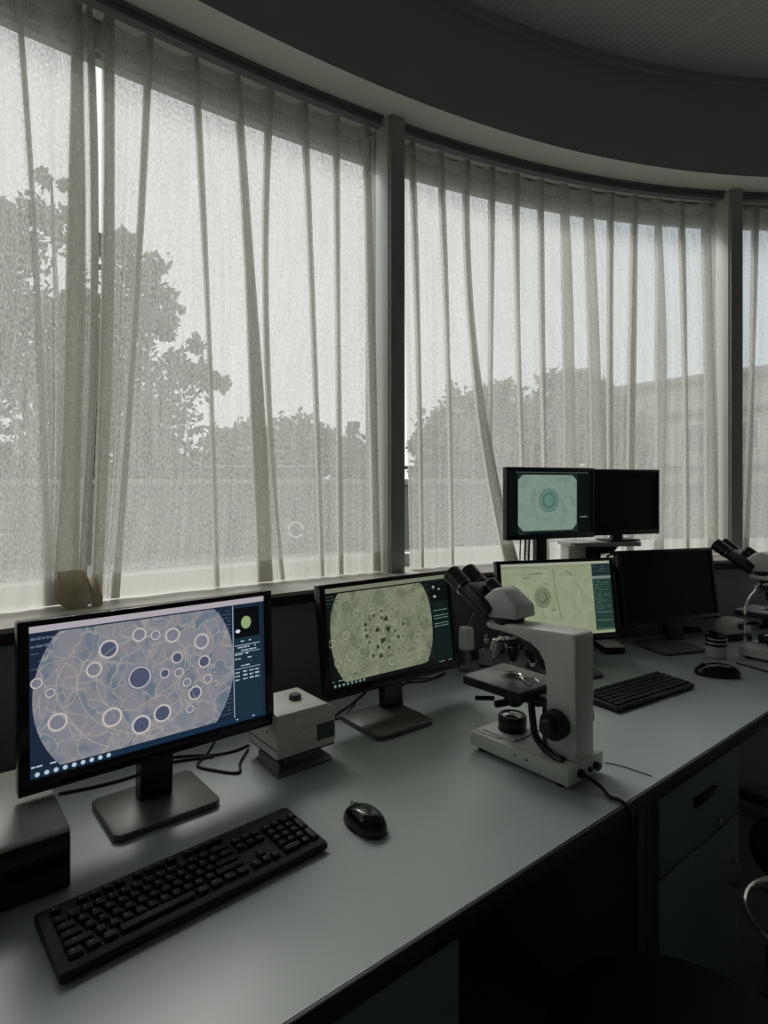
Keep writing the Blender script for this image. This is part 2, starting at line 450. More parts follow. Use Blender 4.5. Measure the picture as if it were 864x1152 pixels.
FL = [((-420, -425, -430), (9, 7, 12)), ((-330, -325, -322), (8, 4, 6)), ((-240, -236, -240), (8, 5, 6)), ((-160, -150, -155), (9, 9, 12)), ((-85, -80, -76), (7, 4, 5)),
      ((-30, -24, -20), (7, 4, 4)), ((18, 41, 54), (6, 3, 6)), ((86, 85, 72), (12, 19, 26)), ((100, 106, 90), (6, 7, 8))]
make_curtain('cream sheer curtain at the far left, its edge gathered into a dark fold', (-520, -520, -520), (105, 111.5, 95), FL, 3)
FM = [((122, 121.5, 108), (11, 12, 12)), ((168, 154, 129), (8, 5, 8)), ((219, 233, 244), (7, 3, 3)), ((266, 283, 298), (6, 11, 17)), ((304, 299, 318), (7, 4, 2)),
      ((342, 352, 362), (6, 3, 3)), ((378, 380, 383), (5, 3, 4)), ((412, 417, 423), (7, 7, 8))]
make_curtain('cream sheer curtain filling most of the left window beside the first grey column', (114, 112.5, 100.5), (421, 421, 428), FM, 4)
F2 = [((463, 470, 474), (6, 2, 2)), ((495, 503, 508), (6, 2, 2)), ((524.6, 532, 574), (6, 5, 15)), ((553, 552, 548), (5, 2, 2)), ((580, 583, 592), (6, 2, 2)), ((608, 610, 615), (5, 3, 3)),
      ((634, 639, 640), (7, 12, 14)), ((660, 668, 673), (8, 13, 14)), ((687, 686, 687), (5, 4, 4)), ((714, 711, 707), (5, 6, 8)), ((739, 743, 739), (6, 11, 12)), ((766, 770, 772), (5, 3, 3)), ((793, 797, 799), (8, 11, 12))]
make_curtain('cream sheer curtain hanging in the middle window between the two columns', (453, 456, 461), (806, 807, 808), F2, 5, light=True)
F3 = [((850, 846, 838), (6, 3, 6)), ((880, 876, 874), (6, 4, 4)), ((912, 915, 918), (6, 5, 6)), ((950, 952, 955), (6, 5, 6)), ((990, 992, 990), (6, 6, 6)), ((1035, 1035, 1035), (6, 6, 6))]
make_curtain('cream sheer curtain in the right window beyond the second column', (834, 833, 833), (1085, 1085, 1085), F3, 6)
# gathered knot of curtain cloth at the top and the tied-up scoop at the foot
def cloth_blob(label, px, py, w, h, d, seed, pouch=False):
    x = x_at(px); p = cp(x, -.05); z = CZ-(py-HY)/F*p[1]
    mb = MB(); n, m = 32, 18; vs = []; fs = []; uv = []
    for j in range(m+1):
        v = j/m; zz = h*(.5-v)
        if pouch: rr = (.62+.58*v) if v < .55 else (.94)*math.sqrt(max(.0, 1-((v-.55)/.45)**2))+.03
        else: rr = math.sin(PI*min(1, (v*.86+.12)))**.6
        for i in range(n):
            a = 2*PI*i/n; k = 1+(.05 if pouch else .16)*math.sin(5*a+v*4+seed)+.03*math.sin(11*a+7*v)
            lean = .018*(v-.3) if pouch else 0
            vs.append((w*.5*rr*k*math.cos(a)+lean, d*.5*(rr*.6+.4)*k*math.sin(a), zz)); uv.append((a*.05, 1.1+zz*.3))
    for j in range(m):
        for i in range(n):
            k = (i+1) % n; fs.append((j*n+i, j*n+k, (j+1)*n+k, (j+1)*n+i))
    if pouch: fs.append(tuple((m)*n+i for i in range(n)))
    mb.add(vs, fs, 0, True)
    mb.uv = uv
    o = mb.build('curtain_tieback', 'curtain_dense' if pouch else 'curtain', loc=(p[0], p[1], z), rot=(0, 0, math.atan(cs(x))), ang=180)
    tag(o, label, 'curtain tieback'); return o
cloth_blob('scooped pouch of cream curtain cloth resting on the sill below the dark fold', 77, 664, .105, .110, .05, 1, True)
cloth_blob('small folded lobe of curtain cloth on the sill right of the scooped pouch', 101, 668, .036, .095, .035, 3, True)
cloth_blob('small twisted knot of curtain cloth near the rail at the left', 110, 52, .03, .05, .03, 2)

# ------------------------------------------------------------------ outside
mb = MB(); mb.box((0, 60, -4.1), (240, 160, .2)); structure(mb.build('ground', 'ground'))
t = thing('terrace_parapet', 'grey terrace wall with a pale metal handrail outside the windows', 'wall', (0, 9.6, -4))
mb = MB(); mb.box((2, 0, 2.72), (34, .25, 5.44), .02); mb.build('wall', 'concd', t)
mb = MB(); mb.box((2, 0, 5.48), (34.2, .34, .10), .02); mb.build('coping', 'conc', t)
mb = MB(); mb.tube([(-15, 0, 5.72), (19, 0, 5.72)], .03, 8, sub=1)
for i in range(35): mb.cyl((-15+i, 0, 5.5), (-15+i, 0, 5.72), .014, n=8)
mb.build('handrail', 'apron', t)
mb = MB(); strip(mb, lin(XL+.1, XR-.2, 60), .33, 4.6, .45, .62); o = mb.build('terrace_deck', 'concd'); tag(o, 'flat pale concrete terrace deck outside below the windows', 'terrace')

def tree(label, x, y, z0, zt, clumps, nleaf, size, m, seed, group='trees beyond the terrace'):
    r = np.random.default_rng(seed)
    t = thing('tree', label, 'tree', (x, y, z0), 0, group)
    mb = MB(); mb.tube([(0, 0, 0), (.1, .05, (zt-z0)*.3), (-.05, 0, (zt-z0)*.55), (.05, 0, (zt-z0)*.8)], [.22, .07], 9)
    for (cx, cyy, cz, rad) in clumps:
        mb.tube([(0, 0, (zt-z0)*.35), (cx*.4, cyy*.4, (cz-z0)*.72), (cx, cyy, cz-z0)], [.09, .02], 6, sub=4)
    mb.build('trunk', 'bark', t)
    V = []; Fc = []
    tot = sum(c[3]**2 for c in clumps)
    for (cx, cyy, cz, rad) in clumps:
        n = int(nleaf*rad**2/tot); sub = r.normal(size=(max(4, n//40), 3)); sub /= np.linalg.norm(sub, axis=1)[:, None]
        sub *= rad*r.uniform(.35, 1, size=(len(sub), 1))
        c = sub[r.integers(0, len(sub), n)]+r.normal(size=(n, 3))*rad*.17+np.array([cx, cyy, cz-z0])
        a = r.normal(size=(n, 3)); a /= np.linalg.norm(a, axis=1)[:, None]
        b = r.normal(size=(n, 3)); b -= a*(a*b).sum(1)[:, None]; b /= np.linalg.norm(b, axis=1)[:, None]
        s = size*r.uniform(.6, 1.4, size=(n, 1))
        q = np.stack([c-a*s, c+b*s*.5, c+a*s, c-b*s*.5], 1).reshape(-1, 3)
        o = len(V); V.extend(map(tuple, q)); Fc.extend([(o+4*i, o+4*i+1, o+4*i+2, o+4*i+3) for i in range(n)])
    mb = MB(); mb.v = V; mb.f = Fc; mb.mi = [0]*len(Fc); mb.sm = [False]*len(Fc); mb.build('foliage', m, t)
    return t
def wp(px, py, y): return ((px-432)/F*y, CZ-(py-HY)/F*y)
def photo_tree(label, y, px0, pxs, nleaf, size, m, seed):
    bx = (px0-432)/F*y; cl = []
    for px, py, pr in pxs:
        x, z = wp(px, py, y); cl.append((x-bx, rnd.uniform(-.8, .8), z, pr/F*y))
    zt = max(c[2]+c[3] for c in cl)
    return tree(label, bx, y, -4, zt, cl, nleaf, size, m, seed)
photo_tree('tall dark leafy tree filling the view behind the left curtain', 12, 70, [(40, 260, 45), (75, 215, 18), (-40, 300, 80), (20, 380, 80), (120, 350, 60), (170, 330, 36), (195, 375, 25), (90, 470, 85), (180, 470, 62), (240, 425, 22), (150, 300, 28),
    (-120, 400, 110), (-50, 520, 90), (60, 570, 80), (170, 560, 70), (240, 540, 55), (205, 410, 30)], 30000, .10, 'leaf', 1)
photo_tree('tall tree far left beyond the left window', 13, -520, [(-520, 300, 120), (-450, 420, 130), (-620, 420, 130), (-430, 520, 100)], 12000, .14, 'leaf', 2)
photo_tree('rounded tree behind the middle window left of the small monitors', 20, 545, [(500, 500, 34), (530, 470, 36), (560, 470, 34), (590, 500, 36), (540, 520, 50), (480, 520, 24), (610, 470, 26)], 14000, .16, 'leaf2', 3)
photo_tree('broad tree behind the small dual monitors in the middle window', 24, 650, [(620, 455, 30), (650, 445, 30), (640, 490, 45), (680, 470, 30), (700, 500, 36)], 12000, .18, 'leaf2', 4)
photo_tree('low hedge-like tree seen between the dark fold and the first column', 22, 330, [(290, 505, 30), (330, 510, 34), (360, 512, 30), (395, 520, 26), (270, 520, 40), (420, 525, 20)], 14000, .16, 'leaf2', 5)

# lamp mast
x, z = wp(398, 478, 15)
t = thing('floodlight_mast', 'slim floodlight mast with a boxy head seen through the left curtain', 'lamp', (x, 15, -4))
mb = MB(); mb.cyl((0, 0, 0), (0, 0, z+4-.1), .06, .05, n=12); mb.build('pole', 'apron', t)
mb = MB(); mb.box((0, 0, z+4), (.32, .2, .16), .03); mb.box((.03, 0, z+4-.14), (.2, .15, .1), .02); mb.build('lamp_head', 'apron', t)
# cream building on the right
p0 = Vector((10.2, 30, -4)); p1 = Vector((19, 18.5, -4)); d = (p1-p0); L = d.length; a = math.atan2(d.y, d.x)
t = thing('school_building', 'long cream building with a flat roof and ledges beyond the right windows', 'building', tuple(p0), a)
HB = 9.9
mb = MB(); mb.box((L/2+2, 4, HB/2), (L+4, 8, HB), .05); mb.build('wall', 'facade', t)
mb = MB(); mb.box((L/2+2, 3.9, HB+.12), (L+4.6, 8.8, .28), .04); mb.build('roof', 'conc', t)
for zz in (3.6, 6.3, 8.6):
    mb = MB(); mb.box((L/2+2, -.12, zz), (L+4.2, .26, .22), .03); mb.build('ledge', 'conc', t)
for k in range(8):
    for zz in (5.0, 7.5):
        mb = MB(); mb.box((1.2+k*2.1, -.03, zz), (1.1, .1, 1.3), .02); w = mb.build('window', 'frame', t)
        mb = MB(); mb.box((1.2+k*2.1, -.09, zz), (.94, .03, 1.14), .01); mb.build('pane', 'facade_dark', w)

# ------------------------------------------------------------------ bench
u = Vector((.7796, .6263, 0)).normalized(); nn = Vector((-u.y, u.x, 0)); TH = math.atan2(u.y, u.x)
NFr, NBk, ZD = .661, 1.56, .75
def un(a, n, z=0): return u*a+nn*n+Vector((0, 0, z))
def bench_outline(n0, inset=0):
    pts = [un(-1.35, n0)[:2], un(3.2, n0)[:2]]
    back = []
    for i in range(60):
        aa = 3.2-(4.55)*i/59
        P = un(aa, NBk)
        # keep clear of the curved wall
        for k in range(200):
            Q = un(aa, NBk-k*.01)
            if Q.y < cy(Q.x)-.21*math.hypot(1, cs(Q.x)): break
        back.append((Q.x, Q.y))
    return pts+back
desk = thing('lab_bench', 'long grey laminate laboratory bench running along the curved window', 'bench', tuple(un(.9, 1.1)))
def dbuild(mb, name, m, par=desk):
    o = Vector(desk.location); mb.v = [tuple(Vector(v)-o) for v in mb.v]; return mb.build(name, m, par)
mb = MB(); mb.prism(bench_outline(NFr), ZD-.03, ZD, 'z'); dbuild(mb, 'worktop', 'desk')
R = rotz(TH)
mb = MB(); mb.box((.925, NFr-.003, ZD-.019), (4.55, .008, .037), .002, mtx=R); dbuild(mb, 'edge_band', 'edge')
mb = MB(); mb.box((.925, NFr+.045, ZD-.055), (4.4, .02, .05), .002, mtx=R); dbuild(mb, 'apron', 'apron')
for aa in (-.9, 1.365, 2.9):
    mb = MB(); mb.box((aa, NFr+.07, (ZD-.03)/2), (.035, .035, ZD-.03), .003, mtx=R); mb.box((aa, NFr+.42, .05), (.035, .7, .035), .003, mtx=R); dbuild(mb, 'leg', 'apron')
# modesty back panel of the bench
mb = MB(); mb.box((.45, NBk-.05, .40), (3.4, .018, .62), .002, mtx=R); dbuild(mb, 'back_panel', 'apron')

def cabinet(label, a0, a1, style, grp='cabinets under the bench'):
    w = a1-a0; c = un((a0+a1)/2, NFr+.03+.25)
    t = thing('base_cabinet', label, 'cabinet', (c.x, c.y, 0), TH, grp)
    mb = MB(); mb.box((0, 0, .365), (w, .46, .65), .003); mb.box((0, .02, .025), (w-.02, .40, .05)); mb.build('body', 'cab', t)
    y = -.24
    mb = MB(); mb.box((0, y, .58), (w-.012, .018, .20), .003); d = mb.build('drawer', 'cab', t)
    mb = MB(); mb.box((0, y-.012, .60), (.11, .006, .022), .002, 0); mb.box((0, y-.016, .612), (.12, .012, .006), .002); mb.build('handle', 'black', d)
    mb = MB(); mb.box((0, y, .262), (w-.012, .018, .42), .003); d = mb.build('door', 'cab', t)
    mb = MB(); mb.tube([(w*.36, y-.01, .36), (w*.36, y-.03, .355), (w*.36, y-.03, .30), (w*.36, y-.01, .295)], .005, 8); mb.build('handle', 'steel', d)
    mb = MB(); mb.cyl((w*.2, y-.005, .50), (w*.2, y-.016, .50), .009, n=16); mb.build('lock', 'steel', d)
    return t
def a_at(px, n):  # coordinate along the bench front seen at px
    r = (px-432)/F; y = n/(nn.x*r+nn.y); P = Vector((r*y, y, 0)); return P.dot(u)
n0 = NFr+.03
cabinet('blue-grey drawer cabinet under the bench at the right', a_at(741, n0), a_at(833, n0), 0)
cabinet('blue-grey drawer cabinet under the bench at the bottom left', a_at(520, n0)-.50, a_at(520, n0), 0)

# ------------------------------------------------------------------ monitors
SCR = {}
def e(name, c, s=1.0):
    if name not in SCR: SCR[name] = emit(name, srgb(*c), s)
    return SCR[name]
def cell_mat(name, base, line, teal, blotch, sc=5.0, s=1.0, lw=.06):
    """emissive microscope view: blotchy ground with a web of cell walls"""
    m = emit(name, (1, 1, 1, 1), s); nt = m.node_tree; p = nt.nodes['Principled BSDF']; N, L = nt.nodes.new, nt.links.new
    tc = N('ShaderNodeTexCoord'); n0 = N('ShaderNodeTexNoise'); n0.inputs['Scale'].default_value = 14; L(tc.outputs['Object'], n0.inputs['Vector'])
    add = N('ShaderNodeMix'); add.data_type = 'RGBA'; add.blend_type = 'LINEAR_LIGHT'; add.inputs['Factor'].default_value = .045
    L(tc.outputs['Object'], add.inputs['A']); L(n0.outputs['Color'], add.inputs['B'])
    v = N('ShaderNodeTexVoronoi'); v.feature = 'DISTANCE_TO_EDGE'; v.inputs['Scale'].default_value = sc*4; L(add.outputs['Result'], v.inputs['Vector'])
    cr = N('ShaderNodeMapRange'); cr.inputs['From Min'].default_value = 0; cr.inputs['From Max'].default_value = lw*2; cr.inputs['To Min'].default_value = 1; cr.inputs['To Max'].default_value = 0
    L(v.outputs['Distance'], cr.inputs['Value'])
    n1 = N('ShaderNodeTexNoise'); n1.inputs['Scale'].default_value = 16; n1.inputs['Detail'].default_value = 3; L(tc.outputs['Object'], n1.inputs['Vector'])
    r1 = N('ShaderNodeMapRange'); r1.inputs['From Min'].default_value = .42; r1.inputs['From Max'].default_value = .66; L(n1.outputs['Fac'], r1.inputs['Value'])
    n2 = N('ShaderNodeTexNoise'); n2.inputs['Scale'].default_value = 26; n2.inputs['Detail'].default_value = 2; L(add.outputs['Result'], n2.inputs['Vector'])
    r2 = N('ShaderNodeMapRange'); r2.inputs['From Min'].default_value = .5; r2.inputs['From Max'].default_value = .68; L(n2.outputs['Fac'], r2.inputs['Value'])
    a = N('ShaderNodeMix'); a.data_type = 'RGBA'; a.inputs['A'].default_value = srgb(*base); a.inputs['B'].default_value = srgb(*teal); L(r1.outputs[0], a.inputs['Factor'])
    b = N('ShaderNodeMix'); b.data_type = 'RGBA'; L(a.outputs['Result'], b.inputs['A']); b.inputs['B'].default_value = srgb(*blotch); L(r2.outputs[0], b.inputs['Factor'])
    mf = N('ShaderNodeMath'); mf.operation = 'MULTIPLY'; L(cr.outputs[0], mf.inputs[0]); L(n2.outputs['Fac'], mf.inputs[1])
    c = N('ShaderNodeMix'); c.data_type = 'RGBA'; L(b.outputs['Result'], c.inputs['A']); c.inputs['B'].default_value = srgb(*line); L(mf.outputs[0], c.inputs['Factor'])
    L(c.outputs['Result'], p.inputs['Emission Color']); return m

def homography(src, dst=((0, 1), (1, 1), (1, 0), (0, 0))):
    A = []; B = []
    for (x, y), (X, Y) in zip(src, dst):
        A.append([x, y, 1, 0, 0, 0, -X*x, -X*y]); B.append(X); A.append([0, 0, 0, x, y, 1, -Y*x, -Y*y]); B.append(Y)
    h = np.append(np.linalg.solve(np.array(A, float), np.array(B, float)), 1).reshape(3, 3)
    return lambda x, y: (lambda q: (q[0]/q[2], q[1]/q[2]))(h @ np.array([x, y, 1.]))

def curve(P, sub=6):
    Q = []
    for i in range(len(P)-1):
        a, b, c, d = P[max(i-1, 0)], P[i], P[i+1], P[min(i+2, len(P)-1)]
        for k in range(sub):
            t = k/sub
            Q.append(tuple(.5*(2*b[j]+(c[j]-a[j])*t+(2*a[j]-5*b[j]+4*c[j]-d[j])*t*t+(3*b[j]-a[j]-3*c[j]+d[j])*t**3) for j in (0, 1)))
    return Q+[P[-1]]

class Screen:
    """flat pieces on the screen plane; uv 0..1, local x = (u-.5) W, local z = v H, y forward is negative"""
    def __init__(s, W, H): s.W = W; s.H = H; s.mb = MB(); s.mats = []; s.k = 0
    def mi(s, m):
        if m not in s.mats: s.mats.append(m)
        return s.mats.index(m)
    def poly(s, pts, m, lay=1):
        y = -lay*.00012
        s.mb.add([((p[0]-.5)*s.W, y, (p[1]-.5)*s.H) for p in pts], [tuple(range(len(pts)))], s.mi(m))
    def rect(s, u0, v0, u1, v1, m, lay=1): s.poly([(u0, v0), (u1, v0), (u1, v1), (u0, v1)], m, lay)
    def disc(s, c, r, m, lay=1, sq=1, n=28, wob=0, seed=0):
        s.poly([(c[0]+r*(1+wob*math.sin(3*a+seed))*math.cos(a), c[1]+r*s.W/s.H*sq*(1+wob*math.sin(3*a+seed))*math.sin(a)) for a in lin(0, 2*PI*(n-1)/n, n)], m, lay)
    def ring(s, c, r, w, m, lay=2, sq=1, a0=0, a1=2*PI, n=30):
        y = -lay*.00012; vs = []
        for a in lin(a0, a1, n):
            for rr in (r, r+w): vs.append(((c[0]+rr*math.cos(a)-.5)*s.W, y, (c[1]-.5)*s.H+rr*s.W*sq*math.sin(a)))
        s.mb.add(vs, [(2*i, 2*i+1, 2*i+3, 2*i+2) for i in range(n-1)], s.mi(m))
    def line(s, pts, w, m, lay=2):
        vs = []; y = -lay*.00012
        P = [Vector(((p[0]-.5)*s.W, (p[1]-.5)*s.H)) for p in pts]
        for i, p in enumerate(P):
            t = (P[min(i+1, len(P)-1)]-P[max(i-1, 0)]).normalized(); q = Vector((-t.y, t.x))*w*s.W/2
            vs += [(p.x+q.x, y, p.y+q.y), (p.x-q.x, y, p.y-q.y)]
        s.mb.add(vs, [(2*i, 2*i+1, 2*i+3, 2*i+2) for i in range(len(P)-1)], s.mi(m))
    def clipped_circle(s, c, r, v0, v1, m, lay=1, k=2.3, sq=1.0):
        """circle of the eyepiece view cut flat at top and bottom"""
        pts = []; n = 64
        for i in range(n):
            a = 2*PI*i/n; ca, sa = math.cos(a), math.sin(a)
            uu = c[0]+r*math.copysign(abs(ca)**(2/k), ca); vv = c[1]+r*s.W/s.H*sq*math.copysign(abs(sa)**(2/k), sa)
            pts.append((uu, min(max(vv, v0), v1)))
        s.poly(pts, m, lay)
    def dashes(s, u0, u1, v, m, h=.008, seed=0, fill=.7, lay=2):
        r = random.Random(seed); x = u0
        while x < u1:
            w = r.uniform(.008, .03)
            if r.random() < fill: s.rect(x, v-h/2, min(x+w, u1), v+h/2*r.uniform(.4, 1), m, lay)
            x += w+.004
    def build(s, parent, loc, tilt): return s.mb.build('screen', s.mats, parent, loc, (tilt, 0, 0), ang=180)

def monitor(label, base, yaw, pbc, tilt, W, H, scr, grp='wide black desktop monitors on the bench', bez=(.013, .013, .02), bw=.21, bd=.18, off=False):
    t = thing('monitor', label, 'monitor', (base[0], base[1], ZD), yaw, grp)
    Ri = rotz(-yaw); q = Ri @ Vector((pbc[0]-base[0], pbc[1]-base[1], 0)); zb = pbc[2]-ZD
    mb = MB()  # base with clipped front corners
    mb.prism([(-bw/2, -bd/2+.012), (-bw/2+.012, -bd/2), (bw/2-.012, -bd/2), (bw/2, -bd/2+.012), (bw/2, bd/2-.01), (bw/2-.01, bd/2), (-bw/2+.01, bd/2), (-bw/2, bd/2-.01)], .001, .014, 'z', .003)
    mb.build('base', 'base', t)
    Rt = Matrix.Translation((q.x, q.y, zb)) @ Matrix.Rotation(-tilt, 4, 'X')
    # neck leaning from the base up to the back of the panel
    at2 = Rt @ Vector((0, .034, H*.32)); foot = Vector((q.x*.9, min(bd*.3, q.y+.05), .012))
    mb = MB(); w = .034
    vs = [(foot.x-w, foot.y-.012, foot.z), (foot.x+w, foot.y-.012, foot.z), (foot.x+w, foot.y+.018, foot.z), (foot.x-w, foot.y+.018, foot.z),
          (at2.x-w, at2.y-.012, at2.z), (at2.x+w, at2.y-.012, at2.z), (at2.x+w, at2.y+.018, at2.z), (at2.x-w, at2.y+.018, at2.z)]
    mb.add(vs, [(0, 1, 2, 3), (7, 6, 5, 4), (0, 4, 5, 1), (1, 5, 6, 2), (2, 6, 7, 3), (3, 7, 4, 0)]); mb.build('neck', 'gloss', t)
    # panel: frame ring in front of a bellied back shell
    x0, x1 = -W/2, W/2; bs, bt, bb = bez
    mb = MB()
    mb.box((0, .014, H/2), (W, .024, H), .003)
    fr = [((x0, 0), (x1, bb)), ((x0, H-bt), (x1, H)), ((x0, bb), (x0+bs, H-bt)), ((x1-bs, bb), (x1, H-bt))]
    for (a, b), (c, d) in fr: mb.box(((a+c)/2, -.001, (b+d)/2), (c-a, .008, d-b), .0012)
    mb.prism([(-W*.36, .026), (-W*.28, .050), (W*.28, .050), (W*.36, .026)], H*.12, H*.86, 'z', .004)
    pn = mb.build('housing', 'gloss', t); pn.rotation_euler = (-tilt, 0, 0); pn.location = (q.x, q.y, zb)
    mb = MB()
    for i in range(4): mb.cyl((x1-.035-i*.013, -.0045, bb*.45), (x1-.035-i*.013, -.0058, bb*.45), .0022, n=8)
    mb.cyl((x1-.020, -.0045, bb*.45), (x1-.020, -.0058, bb*.45), .003, n=8)
    bt_ = mb.build('button_row', 'legend', pn)
    SW, SH = W-2*bs, H-bt-bb
    s = Screen(SW, SH); scr(s)
    c = Rt @ Vector((0, .0005, bb+SH/2)); s.build(t, c, -tilt)
    return t

def poly_side_text(s, u0, u1, rows, m, seed, h=.009):
    for i, v in enumerate(rows): s.dashes(u0, u1, v, m, h, seed+i)

def scr1(s):
    H1 = homography([(78, 155), (797, 72), (805, 430), (90, 615)])
    bg = e('screen_navy', (26, 38, 56)); s.rect(0, 0, 1, 1, bg, 0)
    s.rect(0, .955, 1, 1, e('screen_titlebar', (170, 164, 170)), 1)
    s.rect(0, 0, 1, .035, e('screen_taskbar', (22, 44, 66)), 1)
    s.rect(.84, .035, .985, .93, e('screen_side_blue', (26, 46, 60)), 1)
    cm = cell_mat('cell_view_lilac', (126, 128, 136), (170, 164, 156), (134, 130, 136), (98, 112, 126), 6.5, 1.0, .03)
    s.clipped_circle((.425, .50), .415, .045, .945, cm, 2, 2.0, 1.0)
    ln = e('screen_pale_line', (150, 164, 184)); tx = e('screen_text', (176, 190, 204))
    s.rect(.835, .04, .839, .95, ln, 2)
    s.rect(.845, .68, .975, .925, e('screen_thumb_black', (7, 9, 14)), 2)
    s.disc((.905, .80), .026, e('leaf_thumb_green', (138, 160, 112)), 3, 1.15); s.disc((.862, .735), .012, e('thumb_pale', (206, 210, 222)), 3, .7)
    for i, v in enumerate((.65, .60, .575, .545, .51, .48, .45)): s.dashes(.845, .93 if i in (0, 3, 4, 5, 6) else .97, v, tx, .010, i)
    s.rect(.845, .615, .975, .620, tx, 2); s.rect(.845, .555, .975, .559, tx, 2); s.rect(.845, .425, .975, .429, tx, 2)
    for i, v in enumerate((.40, .37, .34)):
        for a in (.845, .885, .918, .948): s.dashes(a, a+.022, v, tx, .012, i*7+int(a*100), .95)
    for i in range(9): s.dashes(.70+.012*i if i < 4 else .77, .828, .915-.028*i, e('screen_dim_line', (84, 100, 124)), .005, i, .9)
    for i in range(10): s.dashes(.79-.012*i, .828, .34-.028*i, e('screen_dim_line', (84, 100, 124)), .005, 30+i, .9)
    for i in range(6): s.dashes(.005, .12-.02*i, .915-.05*i, e('screen_dim_line', (84, 100, 124)), .018 if i < 2 else .005, 50+i, .8)
    for i in range(9): s.disc((.025+.032*i, .022), .0085, e('taskbar_icon', (176, 194, 204)), 3)
    s.dashes(.005, .09, .075, tx, .012, 90); s.dashes(.845, .98, .022, tx, .010, 91)
    halo = e('cell_halo', (188, 180, 176)); dark = e('cell_core', (74, 82, 106)); core2 = e('cell_core_pale', (122, 122, 134))
    cells = [(325, 226, 26, 0), (281, 287, 21, 1), (418, 184, 20, 1), (468, 186, 14, 1), (520, 187, 22, 1), (609, 207, 24, 1), (535, 255, 17, 0), (617, 268, 19, 0), (497, 302, 14, 0),
             (628, 320, 14, 1), (565, 330, 13, 1), (590, 362, 21, 0), (491, 421, 26, 0), (427, 455, 27, 0), (338, 431, 27, 1), (172, 443, 24, 1), (148, 355, 12, 1), (105, 326, 14, 1), (540, 300, 14, 1), (575, 410, 12, 1)]
    for x, y, r, k in cells:
        c = H1(x, y); rr = r/740.
        s.disc(c, rr*.93, core2 if k else dark, 3, 1, wob=.05, seed=x); s.ring(c, rr*.86, rr*.24, halo, 4)
        if k: s.ring(c, rr*.45, rr*.1, e('cell_inner', (110, 112, 140)), 4)
    c = H1(421, 313); s.disc(c, .052, e('cell_ground_blue', (112, 126, 148)), 3); s.disc(c, .043, dark, 4); s.ring(c, .041, .005, halo, 5); s.ring(c, .050, .003, e('cell_inner', (110, 112, 140)), 5)
    rr_ = random.Random(4)
    for i in range(110):
        a, q = rr_.uniform(0, 6.28), math.sqrt(rr_.random())*.38
        cx_, cy_ = .425+q*math.cos(a), .5+q*math.sin(a)*1.1
        if not .1 < cy_ < .88: continue
        a0 = rr_.uniform(0, 6.28); s.ring((cx_, cy_), rr_.uniform(.008, .04), .002, e('lilac_stroke', (150, 146, 142)) if i % 2 else e('slate_stroke', (112, 116, 130)), 2.5, rr_.uniform(.6, 1.1), a0, a0+rr_.uniform(1, 4), 12)
    # wandering cell-wall strands
    st = e('cell_strand', (160, 156, 150))
    for pts in ([(275, 235), (235, 300), (240, 380), (300, 450), (395, 480)], [(300, 255), (290, 340), (330, 400), (400, 410), (470, 370), (530, 330), (560, 270), (545, 210), (480, 190), (370, 205), (300, 255)],
                [(190, 270), (165, 330), (185, 400), (260, 490), (330, 520)], [(190, 265), (225, 290), (225, 370), (190, 400)], [(265, 375), (320, 390), (350, 440)], [(570, 210), (565, 260), (600, 300), (580, 350), (600, 390)],
                [(530, 350), (550, 400), (520, 440), (460, 470), (400, 480)], [(130, 400), (170, 420), (215, 450), (270, 500)]):
        s.line(curve([H1(*p) for p in pts]), .003, st, 3)
